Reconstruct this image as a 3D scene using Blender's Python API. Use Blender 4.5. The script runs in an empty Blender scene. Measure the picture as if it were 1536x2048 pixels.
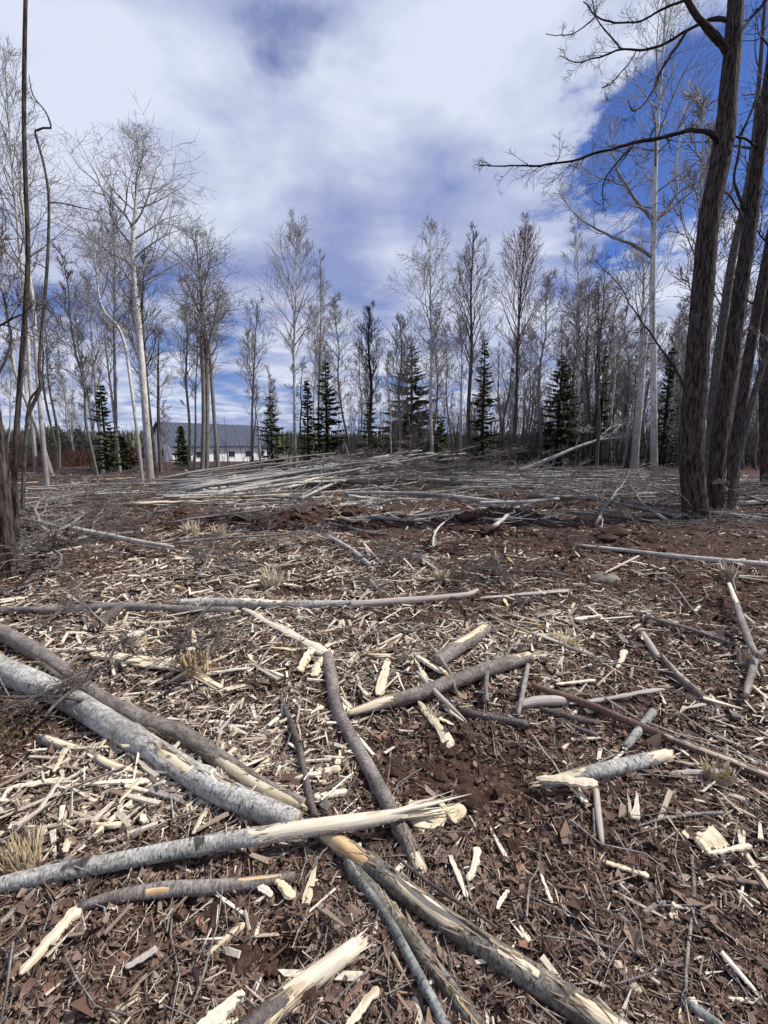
import bpy, math, random
import numpy as np
from mathutils import Vector, Matrix

random.seed(7)
RNG = np.random.default_rng(11)
C = bpy.context.scene.collection
SC = bpy.context.scene

# ------------------------------------------------------------------ camera
F = 900.0                       # focal length in pixels of the 1536 x 2048 photograph
CX, CY, YH = 768.0, 1024.0, 890.0
PITCH = math.atan((CY - YH) / F)
CAMZ = 1.3
cam_d = bpy.data.cameras.new('camera')
cam = bpy.data.objects.new('camera', cam_d)
C.objects.link(cam)
cam.location = (0, 0, CAMZ)
cam.rotation_euler = (math.pi / 2 - PITCH, 0, 0)
cam_d.sensor_fit = 'HORIZONTAL'
cam_d.sensor_width = 36.0
cam_d.lens = 36.0 * F / 1536.0
cam_d.clip_start = 0.05
cam_d.clip_end = 3000
SC.camera = cam
FW = np.array([0, math.cos(PITCH), -math.sin(PITCH)])
UP = np.array([0, math.sin(PITCH), math.cos(PITCH)])
CAMP = np.array([0, 0, CAMZ])


def ray(px, py):
    return np.array([(px - CX) / F, 0, 0]) + UP * ((CY - py) / F) + FW


# ------------------------------------------------------------------ world, sun, exposure
SUN = Vector((0.80, 0.22, 1.0)).normalized()
SC.view_settings.view_transform = 'Standard'
SC.view_settings.look = 'None'
SC.view_settings.gamma = 1
SC.view_settings.use_curve_mapping = False
SC.view_settings.exposure = 0.17
SC.cycles.max_bounces = 5
SC.cycles.diffuse_bounces = 3
SC.cycles.use_denoising = True

world = bpy.data.worlds.new('World')
SC.world = world
world.use_nodes = True
wt = world.node_tree
wt.nodes.clear()


class NT:
    """tiny node-graph helper"""

    def __init__(s, nt):
        s.nt = nt

    def n(s, typ, props=None, **inp):
        nd = s.nt.nodes.new(typ)
        for k, v in (props or {}).items():
            setattr(nd, k, v)
        for k, v in inp.items():
            key = k.replace('_', ' ')
            sock = nd.inputs[int(k[1:])] if (k[0] == 'i' and k[1:].isdigit()) else nd.inputs[key]
            if isinstance(v, bpy.types.NodeSocket):
                s.nt.links.new(v, sock)
            else:
                sock.default_value = v
        return nd

    def math(s, op, a, b=0.0, c=None, clamp=False):
        kw = dict(i0=a, i1=b)
        if c is not None:
            kw['i2'] = c
        return s.n('ShaderNodeMath', {'operation': op, 'use_clamp': clamp}, **kw).outputs[0]

    def vmath(s, op, a, b=(0, 0, 0)):
        nd = s.n('ShaderNodeVectorMath', {'operation': op}, i0=a, i1=b)
        return nd.outputs[1] if op in ('DOT_PRODUCT', 'LENGTH', 'DISTANCE') else nd.outputs[0]

    def noise(s, vec, scale, detail=3.0, rough=0.5, dist=0.0):
        return s.n('ShaderNodeTexNoise', Vector=vec, Scale=scale, Detail=detail, Roughness=rough, Distortion=dist).outputs[0]

    def ramp(s, fac, stops, interp='LINEAR'):
        nd = s.n('ShaderNodeValToRGB', Fac=fac)
        cr = nd.color_ramp
        cr.interpolation = interp
        while len(cr.elements) < len(stops):
            cr.elements.new(0.5)
        for e, (p, c) in zip(cr.elements, stops):
            e.position = p
            e.color = (c[0], c[1], c[2], 1) if not isinstance(c, (int, float)) else (c, c, c, 1)
        return nd.outputs[0]

    def sstep(s, v, a, b):
        return s.n('ShaderNodeMapRange', {'interpolation_type': 'SMOOTHSTEP'}, Value=v, From_Min=a, From_Max=b, To_Min=0.0, To_Max=1.0).outputs[0]

    def mix(s, fac, a, b, mode='MIX'):
        nd = s.n('ShaderNodeMix', {'data_type': 'RGBA', 'blend_type': mode})
        for sock, v in ((nd.inputs[0], fac), (nd.inputs[6], a), (nd.inputs[7], b)):
            if isinstance(v, bpy.types.NodeSocket):
                s.nt.links.new(v, sock)
            else:
                sock.default_value = (v[0], v[1], v[2], 1) if isinstance(v, tuple) else v
        return nd.outputs[2]


w = NT(wt)
tc = w.n('ShaderNodeTexCoord').outputs['Generated']
dirn = w.vmath('NORMALIZE', tc)
sky = w.n('ShaderNodeTexSky', {'sky_type': 'NISHITA', 'sun_disc': False,
                               'sun_elevation': math.asin(SUN.z), 'sun_rotation': math.atan2(SUN.x, SUN.y),
                               'air_density': 1.0, 'dust_density': 0.3, 'ozone_density': 2.2, 'altitude': 400.0}).outputs[0]
sx = w.n('ShaderNodeSeparateXYZ', Vector=dirn)
zz = w.math('ADD', w.math('MAXIMUM', sx.outputs[2], 0.0), 0.10)
px_ = w.math('DIVIDE', sx.outputs[0], zz)
py_ = w.math('DIVIDE', sx.outputs[1], zz)
plane = w.n('ShaderNodeCombineXYZ', X=px_, Y=py_, Z=3.7).outputs[0]
n_big = w.noise(plane, 0.85, 6.0, 0.52, 0.35)
n_fine = w.noise(plane, 2.6, 5.0, 0.55, 0.3)
n_tone = w.noise(plane, 1.25, 5.0, 0.5, 0.5)
wn = w.n('ShaderNodeTexNoise', Vector=plane, Scale=2.2, Detail=6.0, Roughness=0.62).outputs[1]
dwarp = w.vmath('NORMALIZE', w.vmath('ADD', dirn, w.vmath('MULTIPLY', w.vmath('SUBTRACT', wn, (0.5, 0.5, 0.5)), (0.42, 0.42, 0.42))))
cover = w.math('ADD', w.math('MULTIPLY', n_big, 0.75), w.math('MULTIPLY', n_fine, 0.60))


def blob(px, py, rad_px, amp):
    """an opening (amp < 0) or bank of cloud in one direction of the sky"""
    d = ray(px, py)
    d = d / np.linalg.norm(d)
    cr = math.cos(math.atan(rad_px / F))
    dp = w.vmath('DOT_PRODUCT', dwarp, tuple(d))
    return w.math('MULTIPLY', w.sstep(dp, cr, 1.0), amp)


openings = [(1490, 110, 270, -0.27), (1390, 250, 190, -0.16), (1290, 340, 140, -0.16), (1200, 375, 110, -0.15),
            (1110, 395, 90, -0.13), (1500, 380, 160, -0.14), (610, 175, 190, -0.17), (590, 110, 120, -0.07), (680, 90, 120, -0.06), (500, 60, 150, -0.05),
            (865, 285, 90, -0.06), (905, 410, 75, -0.19), (320, 640, 110, -0.19), (90, 610, 110, -0.14),
            (520, 620, 100, -0.07), (820, 690, 120, -0.04), (1130, 560, 120, -0.08), (1400, 500, 150, 0.12),
            (760, 480, 330, 0.14), (120, 760, 330, 0.08), (1100, 720, 380, 0.09), (300, 250, 420, 0.18), (900, 120, 330, 0.16), (1080, 230, 140, 0.10)]
for o in openings:
    cover = w.math('ADD', cover, blob(*o))
low = w.sstep(sx.outputs[2], 0.30, 0.02)                      # more gaps between far cloud bands
cover = w.math('SUBTRACT', cover, w.math('MULTIPLY', low, 0.02))
cmask = w.sstep(cover, 0.42, 0.74)
ctone = w.math('ADD', n_tone, w.math('MULTIPLY', w.math('SUBTRACT', n_fine, 0.5), 0.5))
ccol = w.ramp(w.math('ADD', w.math('MULTIPLY', cover, 0.25), w.math('SUBTRACT', w.math('MULTIPLY', ctone, 1.2), 0.2)),
              [(0.30, (3.6, 4.4, 7.8)), (0.52, (5.7, 6.4, 9.2)), (0.78, (9.2, 9.9, 11.8))])
skyc = w.mix(1.0, sky, (0.62, 0.80, 1.35), 'MULTIPLY')
wcol = w.mix(cmask, skyc, ccol)
bg = w.n('ShaderNodeBackground', Color=wcol, Strength=0.070)
wo = w.n('ShaderNodeOutputWorld')
wt.links.new(bg.outputs[0], wo.inputs[0])

sd = bpy.data.lights.new('sun', 'SUN')
sd.energy = 5.0
sd.angle = math.radians(0.6)
sd.color = (1.0, 0.95, 0.88)
so = bpy.data.objects.new('sun', sd)
C.objects.link(so)
so.rotation_euler = (-SUN).to_track_quat('-Z', 'Y').to_euler()
so.location = (20, 5, 30)


# ------------------------------------------------------------------ numpy noise and terrain
def _hash(ix, iy, seed):
    h = (ix.astype(np.int64) * 374761393 + iy.astype(np.int64) * 668265263 + seed * 974711) & 0x7fffffff
    h = ((h ^ (h >> 13)) * 1274126177) & 0x7fffffff
    return ((h ^ (h >> 16)) & 0xffff) / 65535.0


def vnoise(x, y, seed=0):
    x = np.asarray(x, float)
    y = np.asarray(y, float)
    ix = np.floor(x)
    iy = np.floor(y)
    fx = x - ix
    fy = y - iy
    fx = fx * fx * (3 - 2 * fx)
    fy = fy * fy * (3 - 2 * fy)
    a = _hash(ix, iy, seed)
    b = _hash(ix + 1, iy, seed)
    c = _hash(ix, iy + 1, seed)
    d = _hash(ix + 1, iy + 1, seed)
    return (a * (1 - fx) + b * fx) * (1 - fy) + (c * (1 - fx) + d * fx) * fy


def fbm(x, y, seed=0, oct=3):
    s, a, t = 0, 1.0, 0
    for i in range(oct):
        s = s + a * vnoise(np.asarray(x) * 2 ** i, np.asarray(y) * 2 ** i, seed + i * 17)
        t += a
        a *= 0.5
    return s / t - 0.5


def flat(px, py, z=0.0):
    d = ray(px, py)
    t = (z - CAMZ) / d[2]
    return CAMP + d * t


BUMPS = []   # x, y, radius_x, radius_y, height
for (px, py, rx, ry, hh) in [(980, 1070, 0.42, 0.24, -0.26), (1010, 1044, 0.9, 0.30, 0.24), (700, 1050, 0.8, 0.25, -0.10), (690, 1036, 1.0, 0.25, 0.10), (900, 1012, 1.2, 0.4, 0.12), (900, 1108, 0.35, 0.22, -0.06),
                             (600, 1180, 0.35, 0.2, -0.05), (930, 1550, 0.33, 0.24, -0.05), (560, 1930, 0.10, 0.09, -0.05),
                             (560, 1040, 2.6, 0.6, 0.12), (800, 965, 3.2, 1.6, 0.22), (1390, 1030, 0.9, 0.8, 0.12), (20, 1140, 0.6, 0.5, 0.08),
                             (1200, 1620, 0.3, 0.25, 0.03), (1150, 1700, 0.35, 0.2, -0.03), (300, 1900, 0.5, 0.3, 0.03)]:
    p = flat(px, py)
    BUMPS.append((p[0], p[1], rx, ry, hh))


def h_mac(x, y):
    x = np.asarray(x, float)
    y = np.asarray(y, float)
    z = 0.12 * fbm(x * 0.35 + 5, y * 0.35 + 9, 3, 2) * np.clip((np.hypot(x, y) - 0.5) / 4, 0, 1)
    z = z + 0.13 * fbm(x * 1.5, y * 1.5, 21, 3) * np.clip((np.hypot(x, y) - 0.6) / 2.5, 0, 1)
    for (bx, by, rx, ry, hh) in BUMPS:
        z = z + hh * np.exp(-((x - bx) / rx) ** 2 - ((y - by) / ry) ** 2)
    yy = np.maximum(y, 0)
    z = z - np.clip((yy - 33) * 0.034, 0, 2.1)
    r = np.hypot(x, y)
    z = z + np.clip((r - 190) / 260, 0, 1) ** 1.3 * (9 + 5 * fbm(x / 90, y / 90, 5, 2))
    return z


def h_all(x, y):
    r = np.hypot(x, y)
    z = h_mac(x, y)
    z = z + 0.045 * fbm(x * 7, y * 7, 31, 3) * np.clip(9 / (r + 0.1), 0, 1)
    cl = vnoise(x * 24, y * 24, 41)
    z = z + 0.016 * (np.clip(cl - 0.45, 0, 1) * 2) * np.clip(4 / (r + 0.1), 0, 1)
    return z


def gp(px, py, lift=0.0):
    """where the sight line through a pixel of the photograph meets the ground (plus lift)"""
    z = lift
    for _ in range(8):
        p = flat(px, py, min(z, CAMZ - 0.06))
        z = 0.5 * z + 0.5 * (float(h_mac(p[0], p[1])) + lift)
    return flat(px, py, min(z, CAMZ - 0.06))


def depth_of(p):
    return float(np.dot(np.asarray(p) - CAMP, FW))


def at(px, py, depth):
    return CAMP + ray(px, py) * depth


# ------------------------------------------------------------------ materials
def new_mat(name):
    m = bpy.data.materials.new(name)
    m.use_nodes = True
    m.node_tree.nodes.clear()
    g = NT(m.node_tree)
    return m, g


def finish(m, g, col, rough=0.85, bump=None, bstr=0.4, bdist=0.01, spec=0.25):
    b = g.n('ShaderNodeBsdfPrincipled', Roughness=rough)
    b.inputs['Specular IOR Level'].default_value = spec
    if isinstance(col, tuple):
        b.inputs['Base Color'].default_value = (*col, 1)
    else:
        g.nt.links.new(col, b.inputs['Base Color'])
    if bump is not None:
        bn = g.n('ShaderNodeBump', Strength=bstr, Distance=bdist, Height=bump)
        g.nt.links.new(bn.outputs[0], b.inputs['Normal'])
    o = g.n('ShaderNodeOutputMaterial')
    g.nt.links.new(b.outputs[0], o.inputs[0])
    return m


def bark_vec(g):
    a = g.n('ShaderNodeAttribute', {'attribute_name': 'bark'}).outputs['Vector']
    r = g.n('ShaderNodeObjectInfo').outputs['Random']
    off = g.n('ShaderNodeCombineXYZ', X=r, Y=g.math('MULTIPLY', r, 7.3), Z=g.math('MULTIPLY', r, 31.0)).outputs[0]
    return g.vmath('ADD', a, off), a


def fattr(g, name):
    return g.n('ShaderNodeAttribute', {'attribute_name': name}).outputs['Fac']


def mul(g, v, s):
    return g.vmath('MULTIPLY', v, s)


def bark_pale(name, c_lo, c_hi, mark=(0.035, 0.03, 0.028), amount=0.60, twig=(0.27, 0.25, 0.235), base_dark=True, r0=0.006, r1=0.03, green=0.0):
    m, g = new_mat(name)
    v, raw = bark_vec(g)
    n1 = g.noise(mul(g, v, (9, 9, 5)), 1.0, 4, 0.6)
    n2 = g.noise(mul(g, v, (40, 40, 22)), 1.0, 3, 0.6)
    col = g.mix(g.sstep(g.math('ADD', g.math('MULTIPLY', n1, 0.6), g.math('MULTIPLY', n2, 0.4)), 0.35, 0.66), c_lo, c_hi)
    if green:
        n3 = g.noise(mul(g, v, (7, 7, 3)), 1.0, 4, 0.6)
        col = g.mix(g.math('MULTIPLY', g.sstep(n3, 0.48, 0.66), green), col, (0.15, 0.15, 0.095))
    lent = g.noise(mul(g, v, (11, 11, 70) if base_dark else (26, 26, 85)), 1.0, 4, 0.65)
    if not base_dark:
        spk = g.noise(mul(g, v, (75, 75, 120)), 1.0, 3, 0.7)
        col = g.mix(g.math('MULTIPLY', g.sstep(spk, 0.46, 0.62), 0.55), col, tuple(0.35 * c for c in c_lo))
    col = g.mix(g.math('MULTIPLY', g.sstep(lent, amount, amount + 0.06), 0.85), col, mark)
    scar = g.noise(mul(g, v, (7, 7, 9)), 1.0, 2, 0.5, 0.6)
    col = g.mix(g.math('MULTIPLY', g.sstep(scar, 0.66 if base_dark else 0.72, 0.71 if base_dark else 0.76), 0.9), col, mark)
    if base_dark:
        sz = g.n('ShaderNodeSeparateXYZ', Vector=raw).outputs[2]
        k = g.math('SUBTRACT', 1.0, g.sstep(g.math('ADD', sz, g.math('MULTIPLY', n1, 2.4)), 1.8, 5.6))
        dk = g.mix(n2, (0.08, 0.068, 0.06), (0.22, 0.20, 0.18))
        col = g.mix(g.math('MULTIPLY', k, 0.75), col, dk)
    rad = fattr(g, 'rad')
    col = g.mix(g.sstep(rad, r0, r1), twig, col)
    return finish(m, g, col, 0.8, g.math('ADD', g.math('MULTIPLY', n2, 0.6), lent), 0.8, 0.008)


def bark_dark(name, lo, hi, twig, furrow=55.0, r0=0.006, r1=0.05):
    m, g = new_mat(name)
    v, raw = bark_vec(g)
    n1 = g.noise(mul(g, v, (furrow, furrow, furrow * 0.17)), 1.0, 4, 0.62, 0.4)
    n2 = g.noise(mul(g, v, (8, 8, 3)), 1.0, 3, 0.6)
    col = g.mix(g.sstep(n1, 0.34, 0.66), lo, hi)
    col = g.mix(g.math('MULTIPLY', g.sstep(n2, 0.55, 0.72), 0.35), col, (0.16, 0.165, 0.145))
    col = g.mix(g.sstep(fattr(g, 'rad'), r0, r1), twig, col)
    return finish(m, g, col, 0.9, n1, 1.0, 0.03, 0.15)


def wood_mat(name, c1, c2, c3, stain=(0.20, 0.10, 0.045), amt=0.66):
    m, g = new_mat(name)
    v, raw = bark_vec(g)
    n1 = g.noise(mul(g, v, (130, 130, 4)), 1.0, 3, 0.6)
    n2 = g.noise(mul(g, v, (10, 10, 4)), 1.0, 4, 0.6)
    col = g.mix(g.sstep(n1, 0.3, 0.7), c1, c2)
    n4 = g.noise(mul(g, v, (45, 45, 9)), 1.0, 4, 0.65)
    col = g.mix(g.sstep(n2, 0.42, 0.62), col, c3)
    col = g.mix(g.math('MULTIPLY', g.sstep(n4, 0.5, 0.72), 0.55), col, tuple(0.6 * a_ + 0.4 * b_ for a_, b_ in zip(c1, stain)))
    col = g.mix(g.math('MULTIPLY', g.sstep(n2, amt, amt + 0.1), 0.8), col, stain)
    return finish(m, g, col, 0.75, n1, 0.5, 0.004, 0.2)


M = {}
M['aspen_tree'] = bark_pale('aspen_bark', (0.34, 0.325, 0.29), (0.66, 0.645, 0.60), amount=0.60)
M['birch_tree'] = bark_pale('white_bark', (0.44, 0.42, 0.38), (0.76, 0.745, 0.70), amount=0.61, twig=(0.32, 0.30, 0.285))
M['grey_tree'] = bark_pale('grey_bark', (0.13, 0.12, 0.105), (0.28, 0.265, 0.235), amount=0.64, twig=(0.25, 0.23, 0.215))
M['dark_tree'] = bark_dark('dark_furrowed_bark', (0.008, 0.006, 0.0055), (0.105, 0.08, 0.068), (0.05, 0.04, 0.037), 32)
M['maple_tree'] = bark_dark('maple_bark', (0.04, 0.034, 0.03), (0.17, 0.15, 0.135), (0.20, 0.17, 0.16), 50)
M['log_grey'] = bark_pale('grey_log_bark', (0.25, 0.24, 0.215), (0.60, 0.585, 0.54), amount=0.58, base_dark=False, r0=-1, r1=0, green=0.3)
M['log_brown'] = bark_pale('brown_log_bark', (0.12, 0.10, 0.086), (0.32, 0.28, 0.25), amount=0.60, base_dark=False, r0=-1, r1=0, green=0.15)
M['log_olive'] = bark_pale('olive_log_bark', (0.085, 0.072, 0.056), (0.24, 0.215, 0.18), amount=0.58, base_dark=False, r0=-1, r1=0, green=0.30)
M['log_lichen'] = bark_pale('lichen_bark', (0.12, 0.12, 0.112), (0.36, 0.375, 0.35), amount=0.57, base_dark=False, r0=-1, r1=0)
M['log_red'] = bark_pale('reddish_stick_bark', (0.12, 0.07, 0.055), (0.26, 0.155, 0.12), amount=0.62, base_dark=False, r0=-1, r1=0)
M['pole_pale'] = bark_pale('pale_pole_bark', (0.34, 0.32, 0.28), (0.62, 0.59, 0.53), amount=0.62, base_dark=False, r0=-1, r1=0)
M['stick'] = bark_pale('grey_stick_bark', (0.15, 0.13, 0.115), (0.34, 0.31, 0.285), amount=0.62, base_dark=False, r0=-1, r1=0)
M['brush'] = bark_pale('brush_bark', (0.085, 0.075, 0.068), (0.22, 0.20, 0.185), amount=0.62, base_dark=False, r0=-1, r1=0)
M['maple_red'] = bark_dark('budded_maple_bark', (0.04, 0.034, 0.03), (0.15, 0.135, 0.12), (0.19, 0.10, 0.095), 50)
M['stick_dark'] = bark_pale('dark_stick_bark', (0.07, 0.056, 0.05), (0.17, 0.145, 0.13), amount=0.62, base_dark=False, r0=-1, r1=0)
M['wood'] = wood_mat('fresh_wood', (0.48, 0.39, 0.25), (0.68, 0.59, 0.42), (0.68, 0.595, 0.44))
M['wood_white'] = wood_mat('white_split_wood', (0.52, 0.455, 0.34), (0.74, 0.68, 0.56), (0.64, 0.57, 0.44), (0.36, 0.26, 0.165), 0.58)
M['wood_orange'] = wood_mat('orange_inner_bark', (0.42, 0.26, 0.12), (0.62, 0.44, 0.24), (0.66, 0.52, 0.32), (0.24, 0.10, 0.035), 0.6)
M['wood_torn'] = wood_mat('torn_fibrous_bark', (0.22, 0.17, 0.12), (0.48, 0.40, 0.28), (0.36, 0.29, 0.20), (0.12, 0.075, 0.045), 0.55)
M['wood_grey'] = wood_mat('weathered_wood', (0.26, 0.23, 0.20), (0.46, 0.42, 0.37), (0.40, 0.36, 0.31))


def piece_mat(name, stops, rough=0.8, fine=90.0):
    m, g = new_mat(name)
    r = fattr(g, 'rnd')
    oi = g.n('ShaderNodeObjectInfo').outputs['Random']
    t = g.math('FRACT', g.math('ADD', r, oi))
    col = g.ramp(t, stops)
    pos = g.n('ShaderNodeTexCoord').outputs['Object']
    n = g.noise(pos, fine, 3, 0.6)
    col = g.mix(g.math('MULTIPLY', g.sstep(n, 0.4, 0.7), 0.4), col, (0.10, 0.07, 0.05))
    return finish(m, g, col, rough, n, 0.4, 0.003, 0.2)


M['chip'] = piece_mat('wood_chip', [(0.0, (0.76, 0.69, 0.57)), (0.20, (0.66, 0.58, 0.46)), (0.40, (0.54, 0.46, 0.355)), (0.56, (0.36, 0.285, 0.215)), (0.70, (0.22, 0.16, 0.12)), (0.78, (0.14, 0.095, 0.073)), (0.88, (0.54, 0.46, 0.35)), (1.0, (0.76, 0.69, 0.57))])
M['fibre'] = piece_mat('torn_fibre', [(0.0, (0.62, 0.55, 0.46)), (0.3, (0.36, 0.285, 0.22)), (0.75, (0.17, 0.12, 0.09)), (1.0, (0.68, 0.61, 0.51))])
M['mulch'] = piece_mat('bark_mulch', [(0.0, (0.045, 0.026, 0.019)), (0.4, (0.100, 0.060, 0.044)), (0.72, (0.18, 0.115, 0.085)), (0.9, (0.28, 0.215, 0.16)), (1.0, (0.06, 0.038, 0.03))])
M['leaf'] = piece_mat('dead_leaf_brown', [(0.0, (0.042, 0.023, 0.017)), (0.35, (0.095, 0.054, 0.040)), (0.65, (0.17, 0.105, 0.080)), (0.86, (0.25, 0.185, 0.15)), (0.96, (0.26, 0.135, 0.085)), (1.0, (0.06, 0.037, 0.03))], 0.6)
M['bigleaf'] = piece_mat('dead_leaf_tan', [(0.0, (0.07, 0.045, 0.035)), (0.5, (0.13, 0.088, 0.07)), (0.85, (0.22, 0.155, 0.115)), (1.0, (0.25, 0.13, 0.08))], 0.55, 60)
M['tuft'] = piece_mat('dry_fibre', [(0.0, (0.55, 0.44, 0.28)), (0.5, (0.42, 0.31, 0.18)), (1.0, (0.66, 0.57, 0.40))])
M['grass'] = piece_mat('moss_green', [(0.0, (0.05, 0.06, 0.015)), (0.6, (0.10, 0.105, 0.03)), (1.0, (0.17, 0.15, 0.06))])
M['needle'] = piece_mat('spruce_needle', [(0.0, (0.032, 0.052, 0.020)), (0.5, (0.065, 0.100, 0.034)), (0.85, (0.11, 0.14, 0.05)), (1.0, (0.045, 0.068, 0.026))], 0.7, 12)
M['needle_red'] = piece_mat('rusty_needle', [(0.0, (0.10, 0.04, 0.02)), (1.0, (0.19, 0.075, 0.04))], 0.7, 12)
M['farwood'] = piece_mat('far_twigs', [(0.0, (0.05, 0.045, 0.045)), (0.7, (0.10, 0.088, 0.085)), (1.0, (0.17, 0.155, 0.15))], 0.9, 1.0)
M['bracken'] = piece_mat('dead_bracken', [(0.0, (0.08, 0.04, 0.03)), (1.0, (0.17, 0.09, 0.065))], 0.9, 10.0)

m, g = new_mat('soil')
pos = g.n('ShaderNodeTexCoord').outputs['Object']
a1 = g.noise(pos, 1.1, 5, 0.6)
a2 = g.noise(pos, 9.0, 5, 0.65)
a3 = g.noise(pos, 60.0, 4, 0.7)
col = g.ramp(g.math('ADD', g.math('MULTIPLY', a2, 0.5), g.math('MULTIPLY', a3, 0.5)),
             [(0.30, (0.020, 0.011, 0.008)), (0.5, (0.064, 0.037, 0.028)), (0.70, (0.135, 0.085, 0.066))])
col = g.mix(g.math('MULTIPLY', g.sstep(a1, 0.5, 0.68), 0.55), col, (0.055, 0.026, 0.016))
dist = g.vmath('LENGTH', pos)
far = g.sstep(dist, 30.0, 70.0)
sp = g.noise(pos, 6.0, 3, 0.7)
fcol = g.ramp(sp, [(0.35, (0.06, 0.045, 0.037)), (0.6, (0.15, 0.12, 0.095)), (0.72, (0.30, 0.26, 0.21))])
col = g.mix(far, col, fcol)
M['soil'] = finish(m, g, col, 0.95, g.math('ADD', a3, g.math('MULTIPLY', a2, 1.5)), 0.8, 0.02, 0.1)

m, g = new_mat('mossy_stone')
pos = g.n('ShaderNodeTexCoord').outputs['Object']
a2 = g.noise(pos, 9.0, 5, 0.65)
M['stone'] = finish(m, g, g.ramp(a2, [(0.35, (0.10, 0.085, 0.07)), (0.6, (0.22, 0.195, 0.165)), (0.75, (0.13, 0.13, 0.06))]), 0.9, a2, 0.6, 0.02)


def plain(name, c, rough=0.6, var=0.15, scale=2.0, spec=0.3):
    m, g = new_mat(name)
    pos = g.n('ShaderNodeTexCoord').outputs['Object']
    n = g.noise(pos, scale, 4, 0.6)
    lo = tuple(x * (1 - var) for x in c)
    hi = tuple(min(1, x * (1 + var)) for x in c)
    return finish(m, g, g.mix(n, lo, hi), rough, None, spec=spec)


M['roof'] = plain('grey_metal_roof', (0.075, 0.09, 0.12), 0.85, spec=0.1)
M['siding'] = plain('white_siding', (0.80, 0.80, 0.80), 0.7, 0.08)
M['darkpane'] = plain('dark_window', (0.03, 0.035, 0.04), 0.2)
M['trim'] = plain('dark_trim', (0.06, 0.06, 0.065), 0.6)
M['redpaint'] = plain('red_paint', (0.30, 0.05, 0.035), 0.5)
M['tyre'] = plain('black_rubber', (0.02, 0.02, 0.02), 0.8)


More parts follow.
